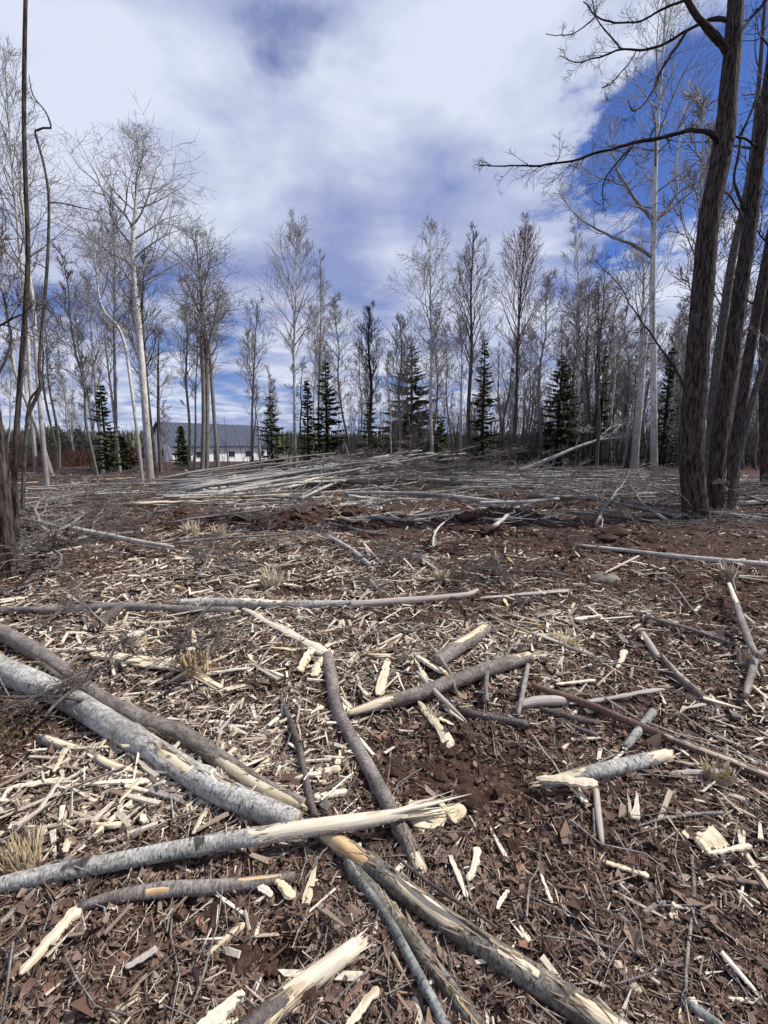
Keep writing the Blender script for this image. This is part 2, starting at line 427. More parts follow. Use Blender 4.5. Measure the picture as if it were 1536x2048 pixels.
# ------------------------------------------------------------------ mesh builder
class MB:
    """collects tubes and raw faces; build() links them as ONE mesh object"""

    def __init__(s):
        s.str = {}
        s.raw = []          # (verts, faces list of arrays, rnd, bark, rad)

    def tube(s, pts, rad, sides=6, seed=0.0):
        pts = np.asarray(pts, float)
        rad = np.asarray(rad, float)
        s.str.setdefault((len(pts), sides), []).append((pts, rad, seed))

    def add(s, verts, faces, rnd=None, bark=None):
        verts = np.asarray(verts, float)
        s.raw.append((verts, faces, rnd, bark))

    def arrays(s):
        V, FQ, FT, B, R, N, base = [], [], [], [], [], [], 0
        for (n, k), items in s.str.items():
            P = np.stack([i[0] for i in items])
            Rr = np.stack([i[1] for i in items])
            sd = np.array([i[2] for i in items])
            T = np.empty_like(P)
            T[:, 1:-1] = P[:, 2:] - P[:, :-2]
            T[:, 0] = P[:, 1] - P[:, 0]
            T[:, -1] = P[:, -1] - P[:, -2]
            T /= np.linalg.norm(T, axis=2, keepdims=True) + 1e-9
            mean = P[:, -1] - P[:, 0]
            mean /= np.linalg.norm(mean, axis=1, keepdims=True) + 1e-9
            ref = np.where(np.abs(mean[:, 2:3]) < 0.75, np.array([[0, 0, 1.0]]), np.array([[1.0, 0, 0]]))
            A = np.cross(T, ref[:, None, :])
            A /= np.linalg.norm(A, axis=2, keepdims=True) + 1e-9
            Bn = np.cross(A, T)
            ang = np.arange(k) * 2 * math.pi / k
            ca, sa = np.cos(ang), np.sin(ang)
            X = P[:, :, None, :] + Rr[:, :, None, None] * (A[:, :, None, :] * ca[None, None, :, None] + Bn[:, :, None, :] * sa[None, None, :, None])
            m = len(items)
            seg = np.linalg.norm(P[:, 1:] - P[:, :-1], axis=2)
            sl = np.concatenate([np.zeros((m, 1)), np.cumsum(seg, 1)], 1)
            r0 = Rr.max(1)
            bk = np.empty((m, n, k, 3))
            bk[..., 0] = r0[:, None, None] * ca[None, None] + sd[:, None, None]
            bk[..., 1] = r0[:, None, None] * sa[None, None] + sd[:, None, None] * 0.7
            bk[..., 2] = sl[:, :, None]
            idx = np.arange(m * n * k).reshape(m, n, k) + base
            a = idx[:, :-1]
            b = idx[:, 1:]
            q = np.stack([a, np.roll(a, -1, 2), np.roll(b, -1, 2), b], -1).reshape(-1, 4)
            V.append(X.reshape(-1, 3))
            FQ.append(q)
            B.append(bk.reshape(-1, 3))
            R.append(np.repeat(Rr[:, :, None], k, 2).reshape(-1))
            N.append(np.repeat((sd * 3.7) % 1.0, n * k))
            base += m * n * k
            # end caps for thick tubes
            for e in (0, n - 1):
                big = Rr[:, e] > 0.012
                if big.any():
                    cidx = np.arange(big.sum()) + base
                    V.append(P[big, e])
                    B.append(bk[big, e, 0])
                    R.append(Rr[big, e])
                    N.append((sd[big] * 3.7) % 1.0)
                    base += int(big.sum())
                    ring = idx[big, e]
                    nx = np.roll(ring, -1, 1)
                    c3 = np.repeat(cidx[:, None], k, 1)
                    FT.append((np.stack([nx, ring, c3], -1) if e == 0 else np.stack([ring, nx, c3], -1)).reshape(-1, 3))
        for verts, faces, rnd, bark in s.raw:
            nv = len(verts)
            V.append(verts)
            B.append(bark if bark is not None else verts)
            R.append(np.full(nv, 1.0))
            N.append(np.full(nv, 0.5) if rnd is None else (np.full(nv, rnd) if np.isscalar(rnd) else rnd))
            for f in faces:
                f = np.asarray(f)
                if f.size:
                    (FQ if f.shape[1] == 4 else FT).append(f + base)
            base += nv
        return V, FQ, FT, B, R, N

    def build(s, name, mat, parent=None, origin=(0, 0, 0), smooth=True):
        V, FQ, FT, B, R, N = s.arrays()
        V = np.concatenate(V) - np.asarray(origin, float)
        me = bpy.data.meshes.new(name)
        nq = sum(len(f) for f in FQ)
        nt = sum(len(f) for f in FT)
        loops = np.concatenate([f.reshape(-1) for f in FQ] + [f.reshape(-1) for f in FT]).astype(np.int32)
        me.vertices.add(len(V))
        me.vertices.foreach_set('co', V.astype(np.float32).reshape(-1))
        me.loops.add(len(loops))
        me.loops.foreach_set('vertex_index', loops)
        me.polygons.add(nq + nt)
        st = np.concatenate([np.arange(nq) * 4, nq * 4 + np.arange(nt) * 3]).astype(np.int32)
        me.polygons.foreach_set('loop_start', st)
        me.polygons.foreach_set('use_smooth', np.full(nq + nt, bool(smooth)))
        at_ = me.attributes.new('bark', 'FLOAT_VECTOR', 'POINT')
        at_.data.foreach_set('vector', np.concatenate(B).astype(np.float32).reshape(-1))
        at_ = me.attributes.new('rad', 'FLOAT', 'POINT')
        at_.data.foreach_set('value', np.concatenate(R).astype(np.float32))
        at_ = me.attributes.new('rnd', 'FLOAT', 'POINT')
        at_.data.foreach_set('value', np.concatenate(N).astype(np.float32))
        me.materials.append(mat)
        me.update(calc_edges=True)
        o = bpy.data.objects.new(name, me)
        C.objects.link(o)
        if parent is not None:
            o.parent = parent
        else:
            o.location = origin
        return o


def tag(o, label=None, cat=None, group=None, kind=None):
    if label:
        o['label'] = label
    if cat:
        o['category'] = cat
    if group:
        o['group'] = group
    if kind:
        o['kind'] = kind
    return o


def root(name, loc, label, cat, group=None):
    o = bpy.data.objects.new(name, None)
    C.objects.link(o)
    o.location = tuple(float(v) for v in loc)
    o.empty_display_size = 0.2
    return tag(o, label, cat, group)


def clone(src, loc, rotz=0.0, scale=1.0, label=None, group=None, tilt=(0, 0)):
    c = src.copy()
    C.objects.link(c)
    c.location = tuple(float(v) for v in loc)
    c.rotation_euler = (tilt[0], tilt[1], rotz)
    c.scale = (scale,) * 3 if np.isscalar(scale) else scale
    if label:
        c['label'] = label
    if group:
        c['group'] = group
    for ch in list(src.children):
        d = ch.copy()
        C.objects.link(d)
        d.parent = c
    return c


def catmull(P, step):
    P = np.asarray(P, float)
    if len(P) == 2:
        n = max(2, int(np.linalg.norm(P[1] - P[0]) / step) + 1)
        t = np.linspace(0, 1, n)
        return P[0] + (P[1] - P[0]) * t[:, None], t
    Q = np.vstack([2 * P[0] - P[1], P, 2 * P[-1] - P[-2]])
    out, tt = [], []
    for i in range(1, len(Q) - 2):
        L = np.linalg.norm(Q[i + 1] - Q[i])
        n = max(1, int(L / step))
        for j in range(n):
            t = j / n
            out.append(0.5 * ((2 * Q[i]) + (-Q[i - 1] + Q[i + 1]) * t + (2 * Q[i - 1] - 5 * Q[i] + 4 * Q[i + 1] - Q[i + 2]) * t * t
                              + (-Q[i - 1] + 3 * Q[i] - 3 * Q[i + 1] + Q[i + 2]) * t ** 3))
            tt.append((i - 1 + t) / (len(P) - 1))
    out.append(P[-1])
    tt.append(1.0)
    return np.array(out), np.array(tt)


def frames(P):
    T = np.gradient(P, axis=0)
    T /= np.linalg.norm(T, axis=1, keepdims=True) + 1e-9
    Z = np.array([0, 0, 1.0])
    N = Z - T * (T @ Z)[:, None]
    N /= np.linalg.norm(N, axis=1, keepdims=True) + 1e-9
    Bv = np.cross(T, N)
    mid = P[len(P) // 2]
    if np.dot(Bv[len(P) // 2], CAMP - mid) < 0:
        Bv = -Bv
    return T, N, Bv


def grid_faces(n, k, base=0, flip=False):
    idx = np.arange(n * k).reshape(n, k) + base
    a, b = idx[:-1], idx[1:]
    q = np.stack([a, np.roll(a, -1, 1), np.roll(b, -1, 1), b], -1).reshape(-1, 4)
    return q[:, ::-1] if flip else q


def shard(p0, d, L, wd, th, nrm, n=5, rng=random, taper=1.0, wob=0.25):
    """a split wood sliver: ragged blade tapering to a point; returns verts, faces, bark"""
    d = np.asarray(d, float) / np.linalg.norm(d)
    nrm = np.asarray(nrm, float)
    nrm = nrm - d * nrm.dot(d)
    nrm /= np.linalg.norm(nrm) + 1e-9
    sd_ = np.cross(d, nrm)
    V = []
    Bk = []
    off = 0
    so = rng.random() * 9
    for i in range(n):
        t = i / (n - 1)
        wv = wd * (1 - taper * t ** 1.7) * (1 + wob * (rng.random() - 0.5)) + 0.0006
        tv = th * (1 - 0.8 * taper * t) * (1 + wob * (rng.random() - 0.5)) + 0.0005
        off += (rng.random() - 0.5) * wd * 0.25
        c = np.asarray(p0) + d * (L * t) + sd_ * off + nrm * ((rng.random() - 0.5) * th * 0.3)
        for (a, b) in ((-1, -1), (1, -0.8), (0.85, 1), (-0.9, 0.7)):
            V.append(c + sd_ * (a * wv / 2) + nrm * (b * tv / 2))
            Bk.append((a * wd / 2 + so, b * th / 2 + so, L * t))
    q = grid_faces(n, 4)
    caps = np.array([[3, 2, 1, 0], [4 * n - 4, 4 * n - 3, 4 * n - 2, 4 * n - 1]])
    return np.array(V), [np.vstack([q, caps])], np.array(Bk)


def splinter_end(mb, p, d, r, L, n=9, rng=random):
    d = np.asarray(d, float) / np.linalg.norm(d)
    a = np.cross(d, (0, 0, 1.0))
    a /= np.linalg.norm(a) + 1e-9
    b = np.cross(a, d)
    for i in range(n):
        an = rng.random() * 6.28
        rr = r * 0.75 * math.sqrt(rng.random())
        q = np.asarray(p) + a * math.cos(an) * rr + b * math.sin(an) * rr - d * (0.3 * L)
        dd = d + (a * math.cos(an) + b * math.sin(an)) * 0.13 * rng.random()
        ll = L * (0.5 + 0.9 * rng.random())
        v, f, bk = shard(q, dd, ll, r * (0.45 + 0.5 * rng.random()), r * (0.2 + 0.2 * rng.random()), (math.cos(an), 0.2, math.sin(an)), 5, rng)
        mb.add(v, f, rng.random(), bk)


def make_log(name, label, cat, pts, wpx, mat, wood='wood', peel=(), ends=(None, None), lifts=None, sides=22, step=0.025, lump=0.06,
             knots=0, lift=0.0, group=None, stubs=0):
    """pts: pixels of the log's centre line; wpx: its width in pixels at those points. The log lies on the ground there."""
    P, Rr = [], []
    for i, (px, py) in enumerate(pts):
        wv = wpx if np.isscalar(wpx) else np.interp(i / (len(pts) - 1), np.linspace(0, 1, len(wpx)), wpx)
        p = gp(px, py, 0.05)
        for _ in range(3):
            j_ = min(i, len(pts) - 2)
            ex, ey = pts[j_ + 1][0] - pts[j_][0], pts[j_ + 1][1] - pts[j_][1]
            eh, ev = abs(ex) / math.hypot(ex, ey), abs(ey) / math.hypot(ex, ey)
            kst = math.hypot(1, (py - CY) / F)          # a wide lens stretches things away from the picture's middle
            r = 0.95 * max(eh, ev) / (1 + (kst - 1) * eh) * wv / 2 * depth_of(p) / F
            lf = (lifts[i] if lifts is not None else lift)
            p = gp(px, py, r * 0.85 + 0.006 + lf)
        P.append(p)
        Rr.append(r)
    C3, t = catmull(P, step)
    R3 = np.interp(t, np.linspace(0, 1, len(Rr)), Rr)
    return log3d(name, label, cat, C3, R3, mat, wood, peel, ends, sides, lump, knots, group, stubs)


def log3d(name, label, cat, C3, R3, mat, wood='wood', peel=(), ends=(None, None), sides=22, lump=0.06, knots=0, group=None, stubs=0):
    n = len(C3)
    T, N, Bv = frames(C3)
    seed = random.random() * 50
    th = np.arange(sides) * 2 * math.pi / sides
    ll = np.concatenate([[0], np.cumsum(np.linalg.norm(np.diff(C3, axis=0), axis=1))])
    total = ll[-1]
    S, TH = np.meshgrid(ll, th, indexing='ij')
    RR = np.repeat(R3[:, None], sides, 1)
    nz = fbm(S * 9 + seed, np.cos(TH) * 1.3 + seed, 7, 3) + fbm(S * 3 + seed, np.sin(TH) * 1.0 + seed * 2, 9, 2)
    RR = RR * (1 + lump * nz * 1.6)
    for _ in range(knots):
        ks, kt = random.random() * total, random.random() * 6.28
        dd = np.angle(np.exp(1j * (TH - kt)))
        r0 = R3.mean()
        RR = RR * (1 + 0.22 * np.exp(-((S - ks) / (r0 * 0.7)) ** 2 - (dd / 0.45) ** 2))
    core = RR - np.minimum(0.006, RR * 0.12)
    bark = RR.copy()
    for (s0, s1, tc_, hw) in [q_[:4] for q_ in peel]:
        sc, hs = (s0 + s1) / 2, (s1 - s0) / 2
        dd = np.abs(np.angle(np.exp(1j * (TH - math.radians(tc_))))) / math.radians(hw)
        ds = np.abs(S / total - sc) / hs
        f = 1 - np.sqrt(dd ** 2 + ds ** 4) + 0.9 * fbm(S * 13 + seed, np.cos(TH - 0.7) * R3.mean() * 30 + np.sin(TH) * R3.mean() * 22, 13, 3)
        k = np.clip(f / 0.16 + 0.5, 0, 1)
        bark = bark - k * np.minimum(0.013, RR * 0.26)

    def ringmesh(mb, rad, cap, i0=0, i1=n):
        X = C3[i0:i1, None, :] + rad[i0:i1, :, None] * (N[i0:i1, None, :] * np.cos(TH)[i0:i1, :, None] + Bv[i0:i1, None, :] * np.sin(TH)[i0:i1, :, None])
        bk = np.stack([R3.mean() * np.cos(TH) + seed, R3.mean() * np.sin(TH) + seed, S], -1)[i0:i1]
        m_ = i1 - i0
        V = np.vstack([X.reshape(-1, 3), C3[i0], C3[i1 - 1]])
        Bk = np.vstack([bk.reshape(-1, 3), [[seed, seed, 0], [seed, seed, total]]])
        flip = np.dot(np.cross(N[0], Bv[0]), T[0]) < 0
        k0 = np.arange(sides)
        k1 = k0 + (m_ - 1) * sides
        f0 = np.stack([np.roll(k0, -1), k0, np.full(sides, m_ * sides)], -1)
        f1 = np.stack([k1, np.roll(k1, -1), np.full(sides, m_ * sides + 1)], -1)
        if flip:
            f0, f1 = f0[:, ::-1], f1[:, ::-1]
        mb.add(V, [grid_faces(m_, sides, 0, flip), np.vstack([f0, f1])], 0.5, Bk)

    org = C3[n // 2].copy()
    mb = MB()
    ringmesh(mb, bark, True)
    for _ in range(stubs):
        i = random.randint(2, n - 3)
        a = random.uniform(-1.2, 1.2)
        d = N[i] * math.cos(a) + Bv[i] * math.sin(a) + T[i] * random.uniform(0.2, 0.8)
        d /= np.linalg.norm(d)
        p = C3[i] + d * R3[i] * 0.6
        L = R3[i] * random.uniform(1.2, 3.0)
        mb.tube([p, p + d * L * 0.6, p + d * L], [R3[i] * 0.35, R3[i] * 0.26, R3[i] * 0.2], 7, random.random())
    o = mb.build(name, mat, None, org)
    tag(o, label, cat, group)
    wm = M[wood]
    if peel:
        woods = {}
        for q_ in peel:
            woods.setdefault(q_[4] if len(q_) > 4 else wood, []).append(q_)
        for wn_, qs in woods.items():
            i0 = max(0, int((min(q_[0] for q_ in qs) - 0.04) * n)) if len(woods) > 1 else 0
            i1 = min(n, int((max(q_[1] for q_ in qs) + 0.04) * n) + 1) if len(woods) > 1 else n
            mb = MB()
            ringmesh(mb, core, True, i0, i1)
            mb.build('bare_wood', M[wn_], o, org)
    if peel and R3.mean() > 0.018:
        mb = MB()
        for q_ in peel:
            for _ in range(26):
                e_ = random.random()
                if e_ < 0.6:
                    fs = random.choice([q_[0], q_[1]]) + random.gauss(0, 0.012)
                    an = math.radians(q_[2] + random.gauss(0, 0.5) * q_[3])
                else:
                    fs = random.uniform(q_[0], q_[1])
                    an = math.radians(q_[2] + random.choice([-1, 1]) * q_[3] * random.uniform(0.75, 1.05))
                i_ = int(fs * n)
                if i_ < 1 or i_ > n - 2:
                    continue
                nr_ = N[i_] * math.cos(an) + Bv[i_] * math.sin(an)
                td_ = T[i_] * random.choice([-1, 1]) + nr_ * random.uniform(-0.02, 0.22) + np.cross(T[i_], nr_) * random.gauss(0, 0.15)
                v_, f_, bk_ = shard(C3[i_] + nr_ * R3[i_] * 0.93, td_, R3[i_] * random.uniform(0.5, 2.2), R3[i_] * random.uniform(0.04, 0.22), 0.0022, nr_, 5)
                mb.add(v_, f_, random.random(), bk_)
        if mb.raw:
            tag(mb.build('bark_strips', M['wood_torn'], o, org, smooth=False), kind='stuff')
    for e, end in enumerate(ends):
        if end:
            L, ne = end
            i = 0 if e == 0 else n - 1
            d = -T[0] if e == 0 else T[-1]
            mb = MB()
            splinter_end(mb, C3[i], d, R3[i], L, ne)
            mb.build('splintered_end', wm, o, org, smooth=False)
    return o


# ------------------------------------------------------------------ setting: the ground sheet
def make_ground():
    na_f, na_b, nr = 360, 44, 410
    a = np.concatenate([np.linspace(-52, 52, na_f, endpoint=False), np.linspace(52, 308, na_b, endpoint=False)])
    a = np.radians(a)
    r = 0.25 * np.exp(np.linspace(0, math.log(1400 / 0.25), nr))
    Rg, Ag = np.meshgrid(r, a, indexing='ij')
    X = Rg * np.sin(Ag)
    Y = Rg * np.cos(Ag)
    Zg = h_all(X, Y)
    k = na_f + na_b
    V = np.stack([X, Y, Zg], -1).reshape(-1, 3)
    f = grid_faces(nr, k, 0, True)
    V = np.vstack([V, [0, 0, float(h_all(0.0, 0.0))]])
    i0 = np.arange(k)
    t = np.stack([i0, np.full(k, len(V) - 1), np.roll(i0, -1)], -1)
    mb = MB()
    mb.add(V, [f, t])
    o = mb.build('ground', M['soil'])
    o['kind'] = 'structure'
    return o


make_ground()


# ------------------------------------------------------------------ trees
def unit(v):
    return v / (np.linalg.norm(v) + 1e-9)


class TreeKind:
    def __init__(s, ang, trop, wander, n2, n3, ratio, rmin, n4=0):
        s.ang, s.trop, s.wander, s.n2, s.n3, s.ratio, s.rmin, s.n4 = ang, trop, wander, n2, n3, ratio, rmin, n4


K_ASPEN = TreeKind((26, 46), 0.06, 0.07, 8, 5, 0.55, 0.0075)
K_BIRCH = TreeKind((35, 62), 0.04, 0.12, 8, 5, 0.55, 0.0072)
K_MAPLE = TreeKind((22, 40), 0.055, 0.06, 8, 5, 0.58, 0.0078)
K_OAK = TreeKind((42, 75), 0.03, 0.20, 7, 5, 0.52, 0.0075)
K_CROOK = TreeKind((36, 68), 0.05, 0.17, 8, 5, 0.55, 0.0074)
K_SPARSE = TreeKind((30, 60), 0.0, 0.16, 5, 3, 0.55, 0.0052)
K_THIN = TreeKind((24, 46), 0.08, 0.08, 6, 4, 0.55, 0.0078)


def grow(mb, p, d, L, r, lvl, kd, rng, sc=1.0):
    n = (0, 7, 5, 3, 3)[lvl]
    pts, rad = [p], [r]
    dirs = [d]
    step = L / n
    wan = kd.wander * (1.1 if lvl == 1 else 0.9)
    for i in range(n):
        d = unit(d + np.array([rng.gauss(0, wan), rng.gauss(0, wan), rng.gauss(0, wan * 0.7)]) + np.array([0, 0, kd.trop]))
        p = p + d * step
        pts.append(p)
        dirs.append(d)
        rad.append(max(kd.rmin * sc * (1.0 if lvl < 3 else 0.85), r * (1 - 0.85 * (i + 1) / n)))
    mb.tube(pts, rad, 5 if (lvl == 1 and r > 0.03) else 3, rng.random() * 9)
    mx = 4 if kd.n4 else 3
    if lvl >= mx:
        return
    nc = (0, kd.n2, kd.n3, kd.n4)[lvl]
    nc = max(1, int(nc * (0.6 + 0.8 * rng.random()) + 0.5))
    for j in range(nc):
        t = 0.2 + 0.78 * (j + rng.random()) / nc
        i = min(n - 1, int(t * n))
        f = t * n - i
        q = pts[i] * (1 - f) + pts[i + 1] * f
        dd = dirs[i + 1]
        ax = unit(np.cross(dd, [rng.gauss(0, 1), rng.gauss(0, 1), rng.gauss(0, 1)]))
        an = math.radians(rng.uniform(*kd.ang))
        cd = dd * math.cos(an) + ax * math.sin(an)
        grow(mb, q, unit(cd), max(0.16 * sc, L * kd.ratio * (1.2 - 0.6 * t) * rng.uniform(0.7, 1.3)), max(kd.rmin * sc, rad[i] * 0.62), lvl + 1, kd, rng, sc)


def crown_on(mb, C3, R3, start, n1, width, kd, rng, peak=0.35, power=0.8, minlen=0.25, sc=1.0, droop_low=0.0):
    n = len(C3)
    ll = np.concatenate([[0], np.cumsum(np.linalg.norm(np.diff(C3, axis=0), axis=1))])
    ll /= ll[-1]
    az = rng.random() * 6.28
    for j in range(n1):
        u = (j + rng.random() * 0.9) / n1
        t = start + (1 - start) * u * 0.985
        i = min(n - 2, int(np.searchsorted(ll, t)) - 1)
        i = max(i, 0)
        p = C3[i] + (C3[i + 1] - C3[i]) * ((t - ll[i]) / (ll[i + 1] - ll[i] + 1e-9))
        T = unit(C3[i + 1] - C3[i])
        az += 2.4 + rng.uniform(-0.5, 0.5)
        an = math.radians(rng.uniform(*kd.ang)) * (1.15 - 0.45 * u)
        hor = np.array([math.cos(az), math.sin(az), 0])
        d = unit(T * math.cos(an) + hor * math.sin(an))
        prof = (u / peak) ** 0.6 if u < peak else ((1 - u) / (1 - peak)) ** power
        L = width * max(minlen, prof) * rng.uniform(0.75, 1.25)
        r = min(R3[i] * 0.5, 0.012 + L * 0.010)
        grow(mb, p, d, L, r, 1, kd, rng, sc)


def trunk_mesh(mb, C3, R3, sides, lump, seed, flare=0.0, ridge=0.0, ridge_n=14):
    n = len(C3)
    T = np.gradient(C3, axis=0)
    T /= np.linalg.norm(T, axis=1, keepdims=True)
    A = np.cross(T, np.array([0, 1.0, 0]))
    A /= np.linalg.norm(A, axis=1, keepdims=True)
    Bv = np.cross(A, T)
    th = np.arange(sides) * 2 * math.pi / sides
    ll = np.concatenate([[0], np.cumsum(np.linalg.norm(np.diff(C3, axis=0), axis=1))])
    S, TH = np.meshgrid(ll, th, indexing='ij')
    RR = np.repeat(R3[:, None], sides, 1)
    RR = RR * (1 + lump * (fbm(S * 2.2 + seed, np.cos(TH) * 1.1, 5, 3) + fbm(S * 1.2, np.sin(TH) * 1.3 + seed, 6, 2)) * 1.5)
    if ridge:
        tw = TH + 0.25 * fbm(S * 1.5 + seed, TH * 0 + 2, 3, 2)
        x1 = vnoise(np.cos(tw) * ridge_n / 3.0 + 40, np.sin(tw) * ridge_n / 3.0 + S * 4.5 + seed, 8)
        x2 = vnoise(np.cos(tw) * ridge_n / 1.6 + 40, np.sin(tw) * ridge_n / 1.6 + S * 9.0 + seed, 18)
        RR = RR * (1 + ridge * (np.abs(x1 - 0.5) * 2 - 0.5) + ridge * 0.7 * (x2 - 0.5))
    if flare:
        RR = RR * (1 + flare * np.exp(-S / 0.28) * (0.75 + 0.5 * np.cos(TH * 4 + seed) + 0.25 * np.cos(TH * 7 + seed * 2)))
    X = C3[:, None, :] + RR[..., None] * (A[:, None, :] * np.cos(TH)[..., None] + Bv[:, None, :] * np.sin(TH)[..., None])
    bk = np.stack([R3.max() * np.cos(TH) + seed, R3.max() * np.sin(TH) + seed, S], -1)
    mb.raw.append((X.reshape(-1, 3), [grid_faces(n, sides)], 0.5, bk.reshape(-1, 3)))


def hero_tree(name, label, pts, wpx, mat, kd, crown=None, limbs=(), sides=10, ridge=0.0, flare=0.25, depth=None, group=None, cat='tree',
              seed=1, jit=0.0, lump=0.05, broken=False, twig_mat=None, more=()):
    """pts: pixels of the trunk from the ground up. crown=(start, n1, width_px[, peak, power])"""
    rng = random.Random(seed)
    p0 = gp(*pts[0]) if depth is None else None
    d = depth_of(p0) if depth is None else depth
    if p0 is None:
        p0 = at(*pts[0], d)
    P, R = [], []
    for i, (px, py) in enumerate(pts):
        wv = np.interp(i / (len(pts) - 1), np.linspace(0, 1, len(wpx)), wpx)
        q = at(px, py, d + (rng.gauss(0, jit) if i else 0))
        P.append(q)
        R.append(wv / 2 * d / F * ((0.66 if sides == 44 else 0.56) if ridge else (0.62 if mat in (M['birch_tree'], M['aspen_tree']) else 0.70)))
    P[0] = P[0] - np.array([0, 0, 0.12])
    C3, t = catmull(P, max(0.06, d * 0.012) if not ridge else 0.07)
    R3 = np.interp(t, np.linspace(0, 1, len(R)), R)
    org = np.array([P[0][0], P[0][1], P[0][2] + 0.12])
    rt = root(name, org, label, cat, group)
    mb = MB()
    trunk_mesh(mb, C3, R3, sides, lump, rng.random() * 20, flare, ridge)
    mb.build('trunk', mat, rt, org)
    mb = MB()
    sc = max(0.65, d / 24.0)
    for lb in limbs:
        lp, lw = lb[0], lb[1]
        tw = lb[2] if len(lb) > 2 else 0
        dz = lb[3] if len(lb) > 3 else rng.uniform(-0.6, 0.6)
        Q = [at(px, py, d + dz * (k / max(1, len(lp) - 1))) for k, (px, py) in enumerate(lp)]
        c3, tt = catmull(Q, max(0.05, d * 0.010))
        r3 = np.interp(tt, np.linspace(0, 1, len(lw)), lw) / 2 * d / F * (0.6 if mat is M['birch_tree'] else 0.66)
        sl_ = np.concatenate([[0], np.cumsum(np.linalg.norm(np.diff(c3, axis=0), axis=1))])
        for ax_ in range(3):
            am_ = (0.011 * d) * np.clip(sl_ * 2, 0, 1)
            c3[:, ax_] += am_ * (fbm(sl_ * 20 / d + ax_ * 7.1, sl_ * 0 + rng.random() * 50, 61, 3))
        r3 = r3 * (1 + 0.35 * fbm(sl_ * 60 / d, sl_ * 0 + rng.random() * 50, 62, 2))
        mb.tube(c3, r3, 7, rng.random() * 9)
        if tw:
            crown_on(mb, c3, r3, 0.25, tw, lb[4] * d / F if len(lb) > 4 else 40 * d / F, kd, rng, 0.4, 0.4, 0.4, sc * 0.8)
    if crown:
        st, n1, wd = crown[:3]
        pk = crown[3] if len(crown) > 3 else 0.35
        pw = crown[4] if len(crown) > 4 else 0.8
        crown_on(mb, C3, R3, st, n1, 1.35 * wd * d / F, kd, rng, pk, pw, 0.25, sc)
    if mb.str:
        mb.build('crown', twig_mat or mat, rt, org)
    if broken:
        mb = MB()
        splinter_end(mb, C3[-1], C3[-1] - C3[-3], R3[-1], R3[-1] * 4, 8, rng)
        mb.build('splintered_top', M['wood_grey'], rt, org, smooth=False)
    for (sp, sw) in more:      # further stems from the same root
        Q = [at(px, py, d + 0.1 * k) for k, (px, py) in enumerate(sp)]
        c3, tt = catmull(Q, max(0.06, d * 0.012))
        r3 = np.interp(tt, np.linspace(0, 1, len(sw)), sw) / 2 * d / F
        mb = MB()
        trunk_mesh(mb, c3, r3, 8, 0.05, rng.random() * 20, 0.1)
        crown_on(mb, c3, r3, 0.55, 10, 40 * d / F, kd, rng, 0.4, 0.7, 0.3, sc)
        mb.build('stem', mat, rt, org)
    return rt



# ------------------------------------------------------------------ trees named one by one
DK, MP, AS, BI, GR = M['dark_tree'], M['maple_tree'], M['aspen_tree'], M['birch_tree'], M['grey_tree']
hero_tree('hardwood_tree', 'thickest dark furrowed trunk of the leaning clump, with a long limb reaching over the clearing',
          [(1396, 1042), (1386, 960), (1383, 880), (1392, 760), (1404, 600), (1420, 430), (1447, 290), (1457, 180), (1466, 80), (1476, -60), (1490, -260)],
          [70, 66, 62, 62, 60, 56, 54, 48, 46, 42, 34], DK, K_SPARSE, None, sides=44, ridge=0.085, flare=0.22, seed=3, lump=0.05, limbs=[
              ([(1448, 310), (1428, 278), (1408, 265), (1375, 262), (1310, 276), (1235, 296), (1155, 317), (1080, 330), (1010, 333), (962, 332)], [20, 17, 13, 11, 9, 7, 6, 4, 2.5], 16, -0.5, 86),
              ([(1262, 296), (1235, 325), (1210, 360), (1206, 405), (1190, 400)], [6, 5, 4, 3, 2], 4, -0.5, 34),
              ([(1464, 112), (1438, 84), (1416, 60), (1398, 36), (1372, -4), (1340, -60)], [24, 22, 18, 16, 12], 0, -0.3),
              ([(1466, 44), (1436, 36), (1410, 41), (1375, 60), (1330, 86), (1282, 101), (1243, 100), (1200, 118), (1150, 126), (1118, 114)], [15, 13, 10, 9, 7, 6, 5, 3, 2], 9, 0.4, 63),
              ([(1243, 100), (1212, 60), (1192, 32), (1184, -10)], [5, 4, 4, 3], 2, 0.4, 34),
              ([(1376, 59), (1335, 122), (1312, 165), (1290, 205), (1262, 222), (1256, 200)], [8, 7, 6, 5, 4, 2], 6, -0.6, 40),
              ([(1372, 0), (1330, 14), (1290, 36), (1250, 46), (1195, 33), (1165, 5)], [8, 7, 6, 5, 5, 3], 6, 0.6, 51),
              ([(1192, 33), (1160, 60), (1135, 73), (1090, 70)], [4, 3.5, 3, 2], 2, 0.6, 28),
              ([(1272, 103), (1250, 140), (1225, 165), (1200, 178)], [4, 3.5, 3, 2], 4, -0.4, 34),
              ([(1466, 84), (1500, 40), (1530, 0), (1560, -40)], [10, 9, 8, 7], 6, 0.5, 69),
              ([(1450, 270), (1490, 276), (1512, 290), (1530, 296)], [8, 7, 6, 4], 4, 0.3, 46),
              ([(1390, 815), (1364, 770), (1346, 730), (1310, 680), (1280, 640), (1230, 560), (1190, 520)], [8, 7, 6, 5, 3, 2], 16, 0.6, 92)])
